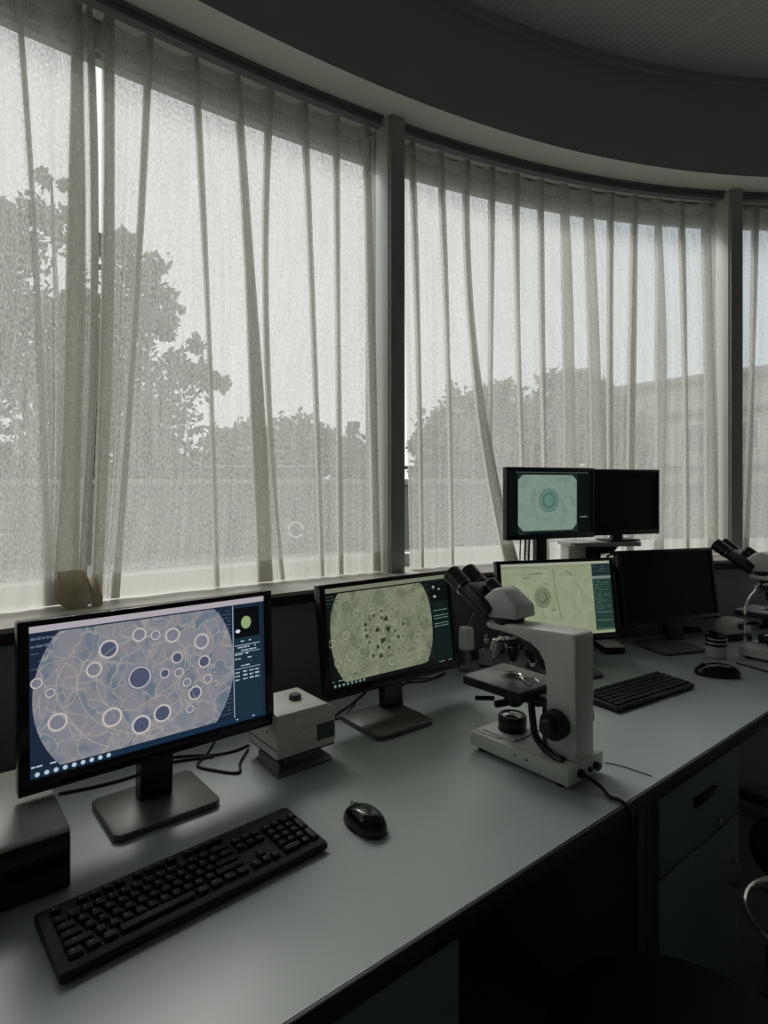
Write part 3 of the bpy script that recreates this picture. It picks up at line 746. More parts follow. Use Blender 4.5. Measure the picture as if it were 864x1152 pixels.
def scr2(s):
    H1 = homography([(64, 168), (750, 92), (820, 565), (122, 750)])
    s.rect(0, 0, 1, 1, e('screen_near_black_green', (9, 14, 14)), 0)
    s.rect(0, .955, 1, 1, e('screen2_titlebar', (112, 118, 100)), 1); s.rect(.84, .04, .99, .95, e('screen2_side', (12, 26, 25)), 1)
    cm = cell_mat('cell_view_olive', (124, 130, 106), (152, 156, 132), (114, 122, 98), (94, 102, 84), 9.5, .92, .025)
    s.clipped_circle((.425, .50), .405, .045, .94, cm, 2, 2.5, .93)
    rr_ = random.Random(11)
    for i in range(150):
        a, q = rr_.uniform(0, 6.28), math.sqrt(rr_.random())*.36
        cx_, cy_ = .425+q*math.cos(a), .5+q*math.sin(a)*1.05
        if not .08 < cy_ < .9: continue
        a0 = rr_.uniform(0, 6.28); s.ring((cx_, cy_), rr_.uniform(.008, .035), .0022, e('olive_stroke_dark', (84, 92, 72)) if i % 3 else e('olive_stroke_light', (150, 156, 134)), 3, rr_.uniform(.5, 1.1), a0, a0+rr_.uniform(1, 4), 12)
    tx = e('screen2_text', (112, 134, 128)); dk = e('olive_dark', (40, 48, 36)); md = e('olive_mid', (90, 100, 76)); lt = e('olive_light', (164, 172, 146))
    s.rect(.843, .70, .985, .93, e('screen_thumb_black', (7, 9, 14)), 2); s.disc((.87, .87), .012, tx, 3); s.disc((.92, .84), .012, tx, 3, .6); s.disc((.875, .76), .014, e('thumb_pale2', (150, 158, 150)), 3, .6)
    for i, v in enumerate((.60, .54, .51, .45, .42)): s.dashes(.85, .98, v, tx, .009, 100+i, .9)
    for i in range(9): s.dashes(.70+.012*i if i < 4 else .77, .835, .915-.03*i, e('s2_dim', (52, 62, 60)), .006, 110+i, .9)
    for i in range(10): s.dashes(.80-.012*i, .835, .30-.026*i, e('s2_dim', (52, 62, 60)), .006, 130+i, .9)
    for i in range(7): s.dashes(.005, .13-.02*i, .92-.035*i, e('s2_dim', (52, 62, 60)), .012 if i < 3 else .005, 150+i, .9)
    s.dashes(.01, .09, .075, tx, .012, 160); s.dashes(.86, .98, .02, tx, .01, 161)
    for i in range(8): s.disc((.025+.03*i, .028), .008, tx, 3)
    r = random.Random(5)
    for x, y, q in [(310, 368, 9), (380, 397, 14), (440, 392, 16), (525, 365, 8), (425, 335, 14), (400, 330, 8), (318, 435, 9), (410, 460, 13), (420, 452, 10), (500, 436, 9), (385, 495, 10), (355, 318, 8), (310, 400, 7), (450, 498, 9), (478, 402, 7), (335, 470, 7), (395, 290, 6), (405, 545, 12), (360, 545, 9)]:
        c = H1(x, y); s.disc(c, q/860, dk, 4, .9, wob=.22, seed=x); s.ring(c, q/860*1.5, .003, md, 3, .9, x % 5, x % 5+4.6); s.ring(c, q/860*2.1, .002, lt, 3, a0=.5, a1=3.6)
    for x, y, q in [(255, 300, 22), (345, 290, 20), (555, 235, 18), (225, 550, 26), (575, 550, 24), (470, 575, 24), (610, 440, 26), (485, 360, 18), (530, 435, 24), (300, 520, 30), (160, 590, 22), (120, 480, 22), (200, 430, 24), (640, 330, 20)]:
        c = H1(x, y); s.ring(c, q/700, .003, md, 3, .85); s.ring(c, q/700*.75, .003, lt, 3, .85, .4, 5)
    for x, y, q in [(385, 215, 30), (195, 270, 26), (310, 530, 26), (500, 190, 20)]: s.disc(H1(x, y), q/700, e('olive_blotch', (100, 110, 90)), 3, 1.1, wob=.1)
    for pts in ([(460, 285), (500, 310), (550, 345), (600, 360)], [(210, 400), (240, 350), (300, 300), (330, 200)], [(300, 620), (335, 580), (300, 480), (240, 450)], [(600, 380), (570, 450), (590, 520)], [(480, 340), (520, 350), (560, 400), (540, 470), (490, 520)]):
        s.line(curve([H1(*p) for p in pts]), .003, md, 3)
def scr3(s):
    H1 = homography([(78, 88), (683, 57), (725, 470), (130, 560)])
    s.rect(0, 0, 1, 1, cell_mat('pale_green_view', (136, 144, 116), (146, 152, 124), (142, 150, 124), (130, 140, 112), 1.2, 1.0, .02), 0)
    s.rect(0, .965, 1, 1, e('screen3_title', (150, 156, 138)), 1); s.rect(0, .945, .82, .95, e('s3_line', (104, 112, 88)), 2)
    s.rect(.825, .04, 1, .965, e('screen3_side', (34, 58, 50)), 1); s.rect(.825, .80, .985, .95, e('screen3_panel', (30, 44, 48)), 2); s.rect(.825, .75, 1, .79, e('screen3_grey', (110, 122, 118)), 2)
    tx = e('screen3_text', (96, 124, 112))
    for i in range(16): s.dashes(.835, .98 if i % 3 else .9, .72-.026*i, tx, .006, 200+i, .75)
    for v in (.28, .17, .055): s.rect(.84, v, .985, v+.008, tx, 2)
    for i in range(3): s.dashes(.835, .96, .92-.03*i, tx, .006, 240+i, .6)
    dk = e('s3_dark', (84, 92, 74)); md = e('s3_mid', (104, 112, 90)); ink = e('s3_ink', (40, 46, 34))
    s.line([H1(385, 110), H1(395, 200), H1(415, 290), H1(432, 360), H1(447, 420)], .004, ink, 2)
    s.line([H1(460, 122), H1(474, 135), H1(489, 149)], .005, ink, 2)
    s.line([H1(499, 183), H1(530, 212), H1(545, 245), H1(553, 290), H1(552, 320)], .004, dk, 2); s.line([H1(552, 320), H1(540, 370), H1(505, 410)], .003, md, 2)
    s.line([H1(85, 108), H1(200, 106), H1(370, 107)], .003, dk, 2); s.line([H1(248, 146), H1(290, 144), H1(328, 139)], .005, ink, 2); s.line([H1(212, 172), H1(258, 165)], .003, ink, 2)
    s.line([H1(335, 195), H1(355, 205), H1(372, 203)], .004, dk, 2); s.line([H1(275, 180), H1(292, 188)], .003, dk, 2)
    s.line([H1(383, 370), H1(397, 360), H1(413, 358)], .008, dk, 2); s.line([H1(280, 350), H1(295, 390), H1(290, 420)], .004, md, 2); s.line([H1(340, 360), H1(345, 400), H1(370, 410)], .004, md, 2)
    c = H1(336, 288); s.disc(c, .068, e('s3_ringfill', (118, 126, 102)), 2, 1.15); s.ring(c, .068, .004, dk, 3, 1.15); s.ring(c, .055, .004, dk, 3, 1.15)
    s.disc(c, .046, e('s3_core', (90, 98, 80)), 3, 1.1); s.disc((c[0]-.008, c[1]+.01), .03, e('s3_core2', (112, 120, 98)), 4, 1.2)
def scr_off(s): s.rect(0, 0, 1, 1, M['off'], 0)
def scr5(s):
    s.rect(0, 0, 1, 1, e('screen5_black', (5, 9, 10)), 0)
    s.rect(.10, .03, .83, .95, e('screen5_dark', (24, 40, 38)), 1)
    pts = [(.16, .06), (.76, .06), (.815, .15), (.815, .85), (.76, .93), (.16, .93), (.105, .85), (.105, .15)]
    cm = cell_mat('teal_view', (118, 138, 126), (128, 148, 136), (124, 142, 132), (108, 128, 116), 2.2, 1.0, .03)
    q = []
    for i, p in enumerate(pts): q.append(p)
    s.poly(q, cm, 2)
    c = (.47, .53); s.disc(c, .115, e('teal_ring_fill', (98, 124, 112)), 3, 1); s.ring(c, .112, .007, e('teal_dark', (66, 94, 84)), 4); s.disc(c, .085, e('teal_mid', (70, 108, 94)), 4); s.disc((c[0], c[1]), .055, e('teal_core', (92, 126, 112)), 5)
    s.ring(c, .19, .004, e('teal_arc', (96, 120, 108)), 3, 1, 3.4, 5.2); s.ring(c, .22, .004, e('teal_arc', (96, 120, 108)), 3, 1, 4.0, 5.6)
    s.rect(.08, .965, .97, .972, e('s5_grey', (84, 92, 90)), 1); s.dashes(.86, .95, .26, e('s5_text', (150, 160, 156)), .015, 300, 1); s.dashes(.10, .2, .015, e('s5_grey', (84, 92, 90)), .01, 301)

def dirv(deg): return math.radians(deg)
W, H = .515, .315
monitor('wide black monitor at the front left showing a lilac cell slice', (-.483, 1.250), dirv(40), (-.462, 1.231, .865), dirv(2.5), .520, H, scr1, bw=.215, bd=.178, bez=(.019, .011, .026))
monitor('wide black monitor showing an olive cell slice, left of the front microscope', (.008, 1.696), dirv(37.6), (.045, 1.767, .838), dirv(8.5), .508, H, scr2, bw=.20, bd=.195, bez=(.019, .013, .026))
monitor('wide black monitor with a pale green screen behind the front microscope', (.655, 2.150), dirv(15.2), (.6776, 2.239, .832), dirv(8.5), .508, H, scr3, bw=.21, bd=.20, bez=(.017, .013, .026))
monitor('wide black monitor switched off, to the right of the pale green screen', (1.189, 2.465), dirv(17), (1.265, 2.58, .834), dirv(8.5), .515, H, scr_off, bw=.21, bd=.20, bez=(.016, .013, .022))

def small_monitor(label, c, yaw, zb, W, H, scr, polex, kind):
    t = thing('monitor', label, 'monitor', (c[0], c[1], ZD if kind == 'pole' else zb-.03), yaw, 'smaller raised monitors in front of the window')
    z0 = zb-t.location.z
    mb = MB(); mb.box((0, .014, z0+H/2), (W, .024, H), .003); bs, bt, bb = .014, .013, .020
    for a, b, cc, d in ((-W/2, z0, W/2, z0+bb), (-W/2, z0+H-bt, W/2, z0+H), (-W/2, z0+bb, -W/2+bs, z0+H-bt), (W/2-bs, z0+bb, W/2, z0+H-bt)):
        mb.box(((a+cc)/2, -.001, (b+d)/2), (cc-a, .008, d-b), .0012)
    mb.box((0, .035, z0+H*.45), (W*.5, .03, H*.5), .008); mb.build('housing', 'black', t)
    s = Screen(W-2*bs, H-bt-bb); scr(s); s.build(t, (0, .0005, z0+bb+(H-bt-bb)/2), 0)
    if kind == 'pole':
        mb = MB(); mb.box((polex, .052, (z0+H*.4)/2), (.055, .03, z0+H*.4), .004); mb.build('pole', 'black', t)
        mb = MB(); mb.box((polex, .0, .008), (.2, .13, .014), .004); mb.build('base', 'base', t)
        mb = MB()
        for k, dx in enumerate((-.055, -.075, -.10)): mb.tube([(polex+dx, .045, z0+.08), (polex+dx-.004, .05, z0-.1), (polex+dx+.01, .06, z0-.25), (polex+dx*.3, .09, .03)], .0045 if k < 2 else .003, 6)
        mb.build('cable', 'cable', t)
    else:
        mb = MB(); mb.prism([(-.03, .001), (.03, .001), (.022, .05), (-.022, .05)], .03, .055, 'y', .002); mb.box((0, .03, .005), (.16, .11, .008), .003); mb.box((0, .045, .10), (.045, .02, .14), .003); mb.build('stand', 'black', t)
    return t
yw = math.atan2(.19, .40)
c5 = Vector((.71, 2.50, 0)); zb5 = CZ-(606-HY)/F*2.50
small_monitor('small raised monitor with a round teal cell on screen, on a tall pole', (c5.x, c5.y), math.atan2(.175, .42), zb5, .455, .302, scr5, -.02, 'pole')
c6 = Vector((1.085, 2.68, 0)); zb6 = CZ-(601.5-HY)/F*2.68
small_monitor('small raised monitor switched off, standing on the grey shelf', (c6.x, c6.y), math.atan2(.125, .39), zb6, .405, .297, scr_off, 0, 'shelf')
# shelf carrying the dark small monitor
sx, sy = c6.x-.10, c6.y+.02; sz = zb6-.03
t = thing('monitor_riser', 'narrow grey shelf on a white and black pedestal under the dark small monitor', 'shelf', (sx, sy, ZD), .12)
hz = sz-ZD
mb = MB(); mb.prism([(-.17, -.07), (-.155, -.085), (.15, -.085), (.165, -.07), (.165, .07), (.15, .085), (-.155, .085), (-.17, .07)], hz-.018, hz, 'z', .003); mb.build('shelf_board', 'head', t)
mb = MB(); mb.box((-.115, .02, (hz-.018)/2), (.085, .09, hz-.018), .006); mb.build('pedestal', 'device', t)
mb = MB(); mb.prism([(-.07, hz-.018), (.09, hz-.018), (.06, hz-.055), (.0, hz-.06), (-.0, .002), (-.07, .002)], -.02, .05, 'y', .004); mb.build('bracket', 'black', t)
mb = MB(); mb.tube([(.02, -.03, hz-.07), (.05, -.04, hz-.055), (.10, -.04, hz-.06), (.13, -.03, hz-.075), (.14, -.02, hz-.15)], .006, 8); mb.build('clamp', 'steel', t)

# ------------------------------------------------------------------ keyboards
def keyboard(label, origin, yaw, W, D, layout, slope, legend, nmax=100):
    t = thing('keyboard', label, 'keyboard', (origin[0], origin[1], ZD), yaw, 'black computer keyboards')
    h0, h1 = .014, .014+slope
    prof = [(0, .004), (0, h0), (.006, h0+.003), (D-.016, h1), (D, h1-.006), (D, .004)]
    mb = MB(); mb.prism(prof, 0, W, 'x', .003); b = mb.build('case', 'blackm', t)
    mb = MB()
    for x in (.03, W-.03):
        for y in (.015, D-.02): mb.cyl((x, y, 0), (x, y, .006), .007, n=12)
    mb.build('rubber_foot', 'black', t)
    a = math.atan2(h1-h0-.003, D-.022)
    meshes = {}
    def key(x, y, w, d):
        k = (round(w, 4), round(d, 4))
        if k not in meshes:
            mb = MB(); b = bmesh.new(); bmesh.ops.create_cube(b, size=1)
            for v in b.verts:
                s = .74 if v.co.z > 0 else 1.0
                v.co = Vector((v.co.x*(w-.0022-(0 if s == 1 else .005)), v.co.y*(d-.0022-(0 if s == 1 else .004)), (v.co.z+.5)*.0075))
            bmesh.ops.bevel(b, geom=list(b.edges), offset=.0011, segments=2, profile=.6, affect='EDGES'); mb.bm(b, 0, True)
            if legend: mb.box((-w*.12, d*.12, .0077), (.0035, .0035, .0003), 0, 1)
            o = mb.build('key', ['key', 'legend'], t); meshes[k] = o.data
        else:
            o = bpy.data.objects.new('key', meshes[k]); COL.objects.link(o); o.parent = t
        zz = h0+.003+(y-.006)*math.tan(a); o.location = (x, y, zz-.001); o.rotation_euler = (a, 0, 0)
    layout = sorted(layout, key=lambda q: -q[1]-q[0]*.0) if False else layout
    for x, y, w, d in layout[:nmax]: key(x, y, w, d)
    if len(layout) > nmax:
        mb = MB()
        for x, y, w, d in layout[nmax:]:
            zz = h0+.003+(y-.006)*math.tan(a)
            mb.box((x, y, zz+.0025), (w-.005, d-.004, .0075), .001, mtx=None)
        o = mb.build('key', 'key', t); o['kind'] = 'stuff'
    return t
def full_layout():
    U = .01905; x0 = .014; y0 = .018+U/2; L = []
    rows = [[1.25, 1.25, 1.25, 6.25, 1.25, 1.25, 1.25, 1.25], [2.25]+[1]*10+[2.75], [1.75]+[1]*11+[2.25], [1.5]+[1]*12+[1.5], [1]*13+[2]]
    for r, row in enumerate(rows):
        x = x0
        for w in row: L.append((x+w*U/2, y0+r*U*.98, w*U, U*.97)); x += w*U
    # function row, in groups
    x = x0
    for i, w in enumerate([1, 0, 1, 1, 1, 1, .5, 1, 1, 1, 1, .5, 1, 1, 1, 1]):
        if w == 1: L.append((x+U/2, y0+5.25*U*.98, U, U*.72))
        x += (w if w else 1)*U
    nx = x0+15.3*U
    for c in range(3): L.append((nx+(c+.5)*U, y0, U, U*.97))
    L.append((nx+1.5*U, y0+U*.98, U, U*.97))
    for r in (3, 4):
        for c in range(3): L.append((nx+(c+.5)*U, y0+r*U*.98, U, U*.97))
    px = nx+3.35*U
    L.append((px+U, y0, 2*U, U*.97)); L.append((px+2.5*U, y0, U, U*.97))
    for r in (1, 2, 3, 4):
        for c in range(3): L.append((px+(c+.5)*U, y0+r*U*.98, U, U*.97))
    L.append((px+3.5*U, y0+.5*U*.98, U, 2*U*.96)); L.append((px+3.5*U, y0+2.5*U*.98, U, 2*U*.96)); L.append((px+3.5*U, y0+4*U*.98, U, U*.97))
    return L
FLY = full_layout(); FLY = FLY[8:]+FLY[:8]
keyboard('full-size black keyboard in front of the lilac screen', (-.437, .794), dirv(42.2), .450, .152, FLY, .012, True)
def small_layout(W):
    U = (W-.02)/15.2; L = []; x0 = .01; y0 = .011+U*.34
    rows = [[1.25, 1, 1, 1.25, 5.5, 1.2, 1, 1, 1, 1], [2.25]+[1]*10+[1.95, 1], [1.75]+[1]*11+[2.45], [1.5]+[1]*12+[1.7], [1]*13+[2.2], [.95]*16]
    for r, row in enumerate(rows):
        x = x0; D = .0205
        for w in row: L.append((x+w*U/2, .016+r*D+.004, w*U, D*.97)); x += w*U
    return L
k2 = at(696, 795, .755)
keyboard('compact black keyboard in front of the switched-off monitor', (.695, 1.752), dirv(32.5), .41, .150, small_layout(.41), .006, False)

# ------------------------------------------------------------------ mice
def mouse(label, loc, rz, L, Wd, H, glint=True):
    t = thing('mouse', label, 'mouse', (loc[0], loc[1], ZD), rz, 'black computer mice')
    n, m = 40, 16; vs = []; fs = []
    for j in range(m+1):
        v = j/m*PI/2
        for i in range(n):
            a = 2*PI*i/n; ca, sa = math.cos(a), math.sin(a)
            w = Wd/2*(1-.12*(1-abs(sa))+.06*-sa)
            r = math.cos(v)**.55 if j < m else 0
            x = w*math.copysign(abs(ca)**.85, ca)*r; y = L/2*math.copysign(abs(sa)**.95, sa)*r
            z = .003+(H-.003)*math.sin(v)**.85*(1-.28*max(0, y/(L/2))**1.4-.06*max(0, -y/(L/2)))
            vs.append((x, y, z))
    for j in range(m):
        for i in range(n):
            k = (i+1) % n; fs.append((j*n+i, j*n+k, (j+1)*n+k, (j+1)*n+i))
    fs.append(tuple(range(n))[::-1])
    mb = MB(); mb.add(vs, fs, 0, True); mb.prism([(.95*Wd/2*math.cos(a), .96*L/2*math.sin(a)) for a in lin(0, 2*PI*.97, 30)], 0, .004, 'z'); mb.build('shell', 'gloss', t, ang=60)
    mb = MB(); mb.cyl((-.004, L*.30, H*.76), (.004, L*.30, H*.76), .0095, n=20); mb.build('scroll_wheel', 'steel' if glint else 'black', t)
    mb = MB(); mb.box((0, L*.12, H*.985), (.0012, L*.2, .0012)); mb.build('button_seam', 'cable', t)
    return t
m1 = at(410, 921, .765)
mouse('black wireless mouse beside the full-size keyboard', (m1[0]+.0, m1[1]+.0), dirv(42), .108, .066, .038)
m2 = at(807, 755, .765)
mouse('larger black wired mouse near the small jar at the right', m2, dirv(75), .15, .088, .042, False)

# ------------------------------------------------------------------ microscopes (local x across, y towards the eyepieces, z up)
def microscope(label, origin, yaw):
    t = thing('microscope', label, 'microscope', (origin[0], origin[1], ZD), yaw, 'white compound microscopes')
    mb = MB(); z0 = .010
    # base: wide foot with a stepped rear block under the arm
    mb.prism([(0, z0), (.285, z0), (.290, z0+.006), (.290, z0+.032), (.284, z0+.038), (.10, z0+.040), (.0, z0+.042), (0, z0)][:-1], 0, .146, 'x', .004)
    mb.build('base', 'white', t)
    mb = MB(); mb.box((.075, .215, .0515), (.11, .10, .006), .003); mb.box((.012, .24, .0505), (.010, .08, .003), .001); mb.build('base_plate', 'head', t)
    mb = MB()
    for x in (.02, .126):
        for y in (.03, .262): mb.cyl((x, y, 0), (x, y, .013), .012, n=16)
    mb.build('rubber_foot', 'black', t)
    mb = MB()
    for y in (.112, .146): mb.cyl((.001, y, .033), (-.0015, y, .033), .0028, n=10)
    mb.build('screw', 'black', t)
    # arm: column and overhang, one profile
    prof = [(.004, .05), (.084, .05), (.086, .235), (.092, .262), (.108, .284), (.132, .298), (.175, .306), (.262, .310), (.270, .316), (.268, .327), (.10, .338), (.012, .342), (.004, .335)]
    mb = MB(); mb.prism(prof, .038, .112, 'x', .006, seg=3); mb.build('arm', 'white', t)
    # head: wedge body narrowing upwards
    hp = [(.170, .346), (.270, .338), (.300, .345), (.306, .354), (.282, .386), (.252, .412), (.232, .418), (.216, .413), (.170, .378)]
    mb = MB(); b = bmesh.new(); nH = len(hp)
    lo = []; hi = []
    for y, z in hp:
        k = (z-.34)/.087; ins = .014*max(0, min(1, k))
        lo.append(b.verts.new((.034+ins, y, z))); hi.append(b.verts.new((.118-ins, y, z)))
    b.faces.new(lo[::-1]); b.faces.new(hi)
    for i in range(nH): b.faces.new((lo[i], lo[(i+1) % nH], hi[(i+1) % nH], hi[i]))
    bmesh.ops.recalc_face_normals(b, faces=b.faces); bmesh.ops.bevel(b, geom=list(b.edges), offset=.006, segments=3, profile=.5, affect='EDGES'); mb.bm(b, 0, True)
    mb.build('head', 'head', t)
    mb = MB(); q = Matrix.Translation((.075, .222, .324)); mb.lathe([(.036, 0), (.039, .003), (.039, .016), (.036, .020)], 40, mtx=q); mb.build('head_collar', 'black', t)
    dr = Vector((0, math.cos(math.radians(33)), math.sin(math.radians(33))))
    for x in (.044, .108):
        s0 = Vector((x, .257, .345))
        mb = MB(); mb.cyl(s0, s0+dr*.120, .0225, n=28); tb = mb.build('eyepiece_tube', 'black', t)
        mb = MB(); mb.cyl(s0+dr*.112, s0+dr*.170, .0250, .0262, n=28); mb.cyl(s0+dr*.168, s0+dr*.1715, .0185, n=28, mi=1); mb.build('eyepiece', ['black', 'lens'], tb)
        mb = MB(); mb.cyl(s0+dr*.108, s0+dr*.1115, .0262, n=28); mb.build('ring', 'chrome', tb)
    s0 = Vector((.076, .257, .347))+dr*.055; mb = MB(); mb.box((0, 0, 0), (.104, .046, .096), .012, mtx=Matrix.Translation(s0) @ Matrix.Rotation(-math.radians(57), 4, 'X')); mb.build('binocular_bridge', 'black', t)
    # short angled port on the head
    s1 = Vector((.088, .248, .380)); mb = MB(); mb.cyl(s1, s1+dr*.066, .0225, n=28); pt = mb.build('camera_port', 'black', t)
    mb = MB(); mb.cyl(s1+dr*.058, s1+dr*.062, .0233, n=28); mb.build('ring', 'chrome', pt)
    # nosepiece with objectives
    mb = MB(); mb.prism([(.088, .238), (.094, .262), (.110, .282), (.134, .296), (.175, .304), (.235, .306), (.235, .288), (.160, .284), (.125, .268), (.104, .240)], .046, .106, 'x', .002); mb.build('nosepiece_mount', 'black', t)
    tl = Matrix.Translation((.075, .205, .290)) @ Matrix.Rotation(math.radians(-12), 4, 'X')
    mb = MB(); mb.lathe([(.030, .018), (.040, .010), (.042, .0), (.036, -.008), (.020, -.012)][::-1], 36, mtx=tl); mb.build('nosepiece', 'black', t)
    mb = MB(); mb.lathe([(.0425, .001), (.0435, .002), (.0435, .008), (.0425, .009)], 36, mtx=tl); mb.build('nosepiece_ring', 'chrome', t)
    def objective(p, d, l, r, m):
        p = Vector(p); d = Vector(d).normalized(); mb = MB()
        mb.cyl(p, p+d*l*.6, r, n=24, mi=0); mb.cyl(p+d*l*.58, p+d*l*.85, r*.82, r*.6, n=24, mi=0); mb.cyl(p+d*l*.83, p+d*l, r*.45, r*.36, n=20, mi=1); mb.cyl(p+d*l*.2, p+d*l*.27, r*1.05, n=24, mi=1)
        mb.build('objective', [m, 'chrome'], t)
    objective((.075, .210, .282), (0, 0, -1), .062, .0160, 'black')
    objective((.055, .243, .280), (-.12, .25, -1), .048, .0135, 'steel')
    objective((.095, .240, .282), (.2, .2, -1), .045, .011, 'steel')
    objective((.085, .172, .286), (.05, -.25, -1), .062, .0135, 'black')
    # stage with opening, clip
    mb = MB(); zs = .190
    mb.box((.066, .208, zs-.011), (.165, .182, .022), .0025, mi=1)
    mb.box((.066, .208, zs+.0004), (.160, .177, .0012), .0005, mi=0)
    mb.build('stage', ['stage', 'black'], t)
    q = Matrix.Translation((.075, .212, zs+.001)); mb = MB(); mb.lathe([(.0225, .0), (.027, .0), (.0275, .003), (.0245, .003), (.0225, .0015)], 40, mtx=q); mb.build('stage_ring', 'chrome', t)
    mb = MB(); mb.cyl((.075, .212, zs-.0008), (.075, .212, zs+.0012), .0225, n=32); mb.build('condenser_lens', 'off', t)
    mb = MB(); mb.tube([(.075, .130, zs+.004), (.085, .150, zs+.006), (.070, .172, zs+.005), (.078, .190, zs+.004)], .002, 8); mb.tube([(.05, .135, zs+.004), (.06, .165, zs+.005), (.07, .180, zs+.004)], .0024, 8); mb.build('stage_clip', 'chrome', t)
    mb = MB(); mb.box((.075, .106, .163), (.066, .052, .026), .004); mb.box((.075, .094, .112), (.044, .026, .116), .003); mb.box((.075, .135, .155), (.06, .05, .02), .003); mb.build('stage_bracket', 'black', t)
    mb = MB(); q = Matrix.Translation((.075, .205, .118)); mb.lathe([(.016, 0), (.022, .006), (.026, .014), (.030, .030), (.030, .052)], 32, mtx=q)
    mb.cyl((.02, .225, .142), (-.012, .262, .140), .006, n=12); mb.cyl((.04, .20, .135), (.01, .215, .132), .009, n=12); mb.build('condenser', 'black', t)
    # illuminator
    q = Matrix.Translation((.075, .212, .052)); mb = MB(); mb.lathe([(.036, 0), (.037, .004), (.034, .012), (.036, .016), (.036, .036), (.033, .041), (.028, .041), (.026, .038)], 40, mtx=q); mb.build('illuminator', 'black', t)
    q = Matrix.Translation((.075, .212, .088)); mb = MB(); mb.lathe([(.0275, 0), (.026, .003), (.016, .006), (.004, .007)], 32, mtx=q); mb.build('lamp_lens', 'lens', t)
    # coaxial focus knobs both sides
    for sx in (-1, 1):
        x0 = .075+sx*.036; mb = MB(); c = (x0, .052, .128)
        mb.cyl(c, (x0+sx*.030, c[1], c[2]), .0335, n=36); kb = mb.build('focus_knob', 'blackm', t)
        mb = MB(); mb.cyl((x0+sx*.029, c[1], c[2]), (x0+sx*.052, c[1], c[2]), .019, .018, n=28); mb.build('fine_knob', 'black', kb)
    # hanging curved stage control
    mb = MB(); mb.tube([(.040, .128, .150), (.034, .118, .110), (.030, .108, .082), (.026, .078, .062), (.024, .042, .053)], .0085, 10); mb.cyl((.024, .050, .052), (.024, .028, .052), .011, n=16); mb.build('stage_control', 'black', t)
    mb = MB(); mb.cyl((.045, 0.004, .030), (.045, -.010, .030), .010, n=16); mb.cyl((.110, .004, .028), (.110, -.012, .028), .009, n=16); mb.cyl((.085, .004, .026), (.085, -.006, .026), .006, n=16); mb.build('socket', 'black', t)
    return t
OX, OY = .4077, 1.3026
microscope('white and grey binocular microscope standing in the middle of the bench', (OX, OY), dirv(39.8))
m2s = microscope('white binocular microscope cut off by the right edge of the photo', (1.575, 2.10), dirv(36))
iv = (Matrix.Translation(m2s.location) @ rotz(dirv(36))).inverted()
mb = MB(); mb.tube([iv @ Vector(((px-432)/F*2.12, 2.12, CZ-(py-HY)/F*2.12)) for px, py in ((850, 664), (841, 676), (838, 690), (838, 718), (842, 722), (862, 726))], .0045, 8, sub=3); mb.build('chrome_guard', 'chrome', m2s)

# ------------------------------------------------------------------ grey box device
P = (-.250, 1.375); t = thing('slide_camera_box', 'pale grey box-shaped device with a knob on top, between the two left monitors', 'device', (P[0], P[1], ZD), dirv(38.7))
mb = MB(); mb.prism([(0, .036), (0, .136), (.006, .140), (.140, .140), (.162, .124), (.166, .08), (.166, .050), (.160, .036)], 0, .15, 'y', .004); mb.build('shell', 'device', t)
mb = MB(); mb.box((.083, .075, .0345), (.160, .146, .006), .002); mb.build('underside', 'apron', t)
mb = MB(); mb.prism([(-.004, -.012), (.145, -.012), (.152, .0), (.152, .11), (.0, .11)], .001, .007, 'z', .002)
mb.box((.075, .055, .020), (.11, .085, .028), .003); mb.box((.004, .045, .018), (.008, .10, .026), .002); mb.build('foot_plate', 'stage', t)
mb = MB(); mb.lathe([(.014, 0), (.0155, .002), (.0155, .010), (.013, .013)], 28, mtx=Matrix.Translation((.092, .075, .1395))); mb.build('knob', 'apron', t)
mb = MB(); mb.prism([(.057+.012*math.cos(a), .118+.0062*math.sin(a)) for a in lin(0, 2*PI*.95, 20)], -.0015, .001, 'y'); mb.build('badge', 'badge', t)  # real badge; its white stands in for the polished reflection
mb = MB(); mb.prism([(.034, .073), (.075, .086), (.110, .0925), (.110, .0965), (.072, .091)], -.0012, .001, 'y'); mb.build('slash_highlight', 'badge', t)  # slash-shaped highlight on the shell, painted as a white piece
mb = MB(); mb.prism([(.110, .054), (.160, .054), (.160, .094), (.110, .094)], -.0010, .001, 'y'); mb.build('label_plate', 'label', t)
mb = MB(); mb.cyl((.002, .048, .088), (-.002, .048, .088), .003, n=12); mb.build('screw', 'black', t)
mb = MB(); mb.box((-.0004, .075, .058), (.0012, .148, .002)); mb.build('seam', 'black', t)

# ------------------------------------------------------------------ dark case at the left
c0 = Vector((-.531, 1.0, 0)); yw = dirv(39)
t = thing('computer_case', 'low grey-topped computer case lying at the left edge of the bench', 'computer', tuple(c0+Vector((0, 0, ZD))), yw)
mb = MB(); mb.prism([(0, .003), (0, .088), (.004, .096), (.012, .100), (.30, .100), (.30, .003)], -.34, 0, 'x', .003); mb.build('case', 'pcgrey', t)
mb = MB(); mb.prism([(-.006, .004), (-.006, .084), (-.001, .094), (.004, .094), (.004, .004)], -.338, -.002, 'x', .002); mb.build('front_panel', 'gloss', t)
mb = MB()
for x in (-.31, -.03):
    for y in (.02, .28): mb.cyl((x, y, 0), (x, y, .004), .009, n=12)
mb.build('rubber_foot', 'black', t)
P = Vector((-.60, .925, 0)); q = Matrix.Translation((0, 0, 0))
t = thing('external_drive', 'black upright device with a white button at the left photo edge', 'drive', (-.668, .995, ZD+.1), dirv(39))
mb = MB(); mb.box((-.02, .0, .045), (.05, .11, .09), .004); mb.build('body', 'blackm', t)
mb = MB(); mb.cyl((.004, -.035, .018), (.008, -.035, .018), .006, n=16); mb.build('button', 'badge', t)
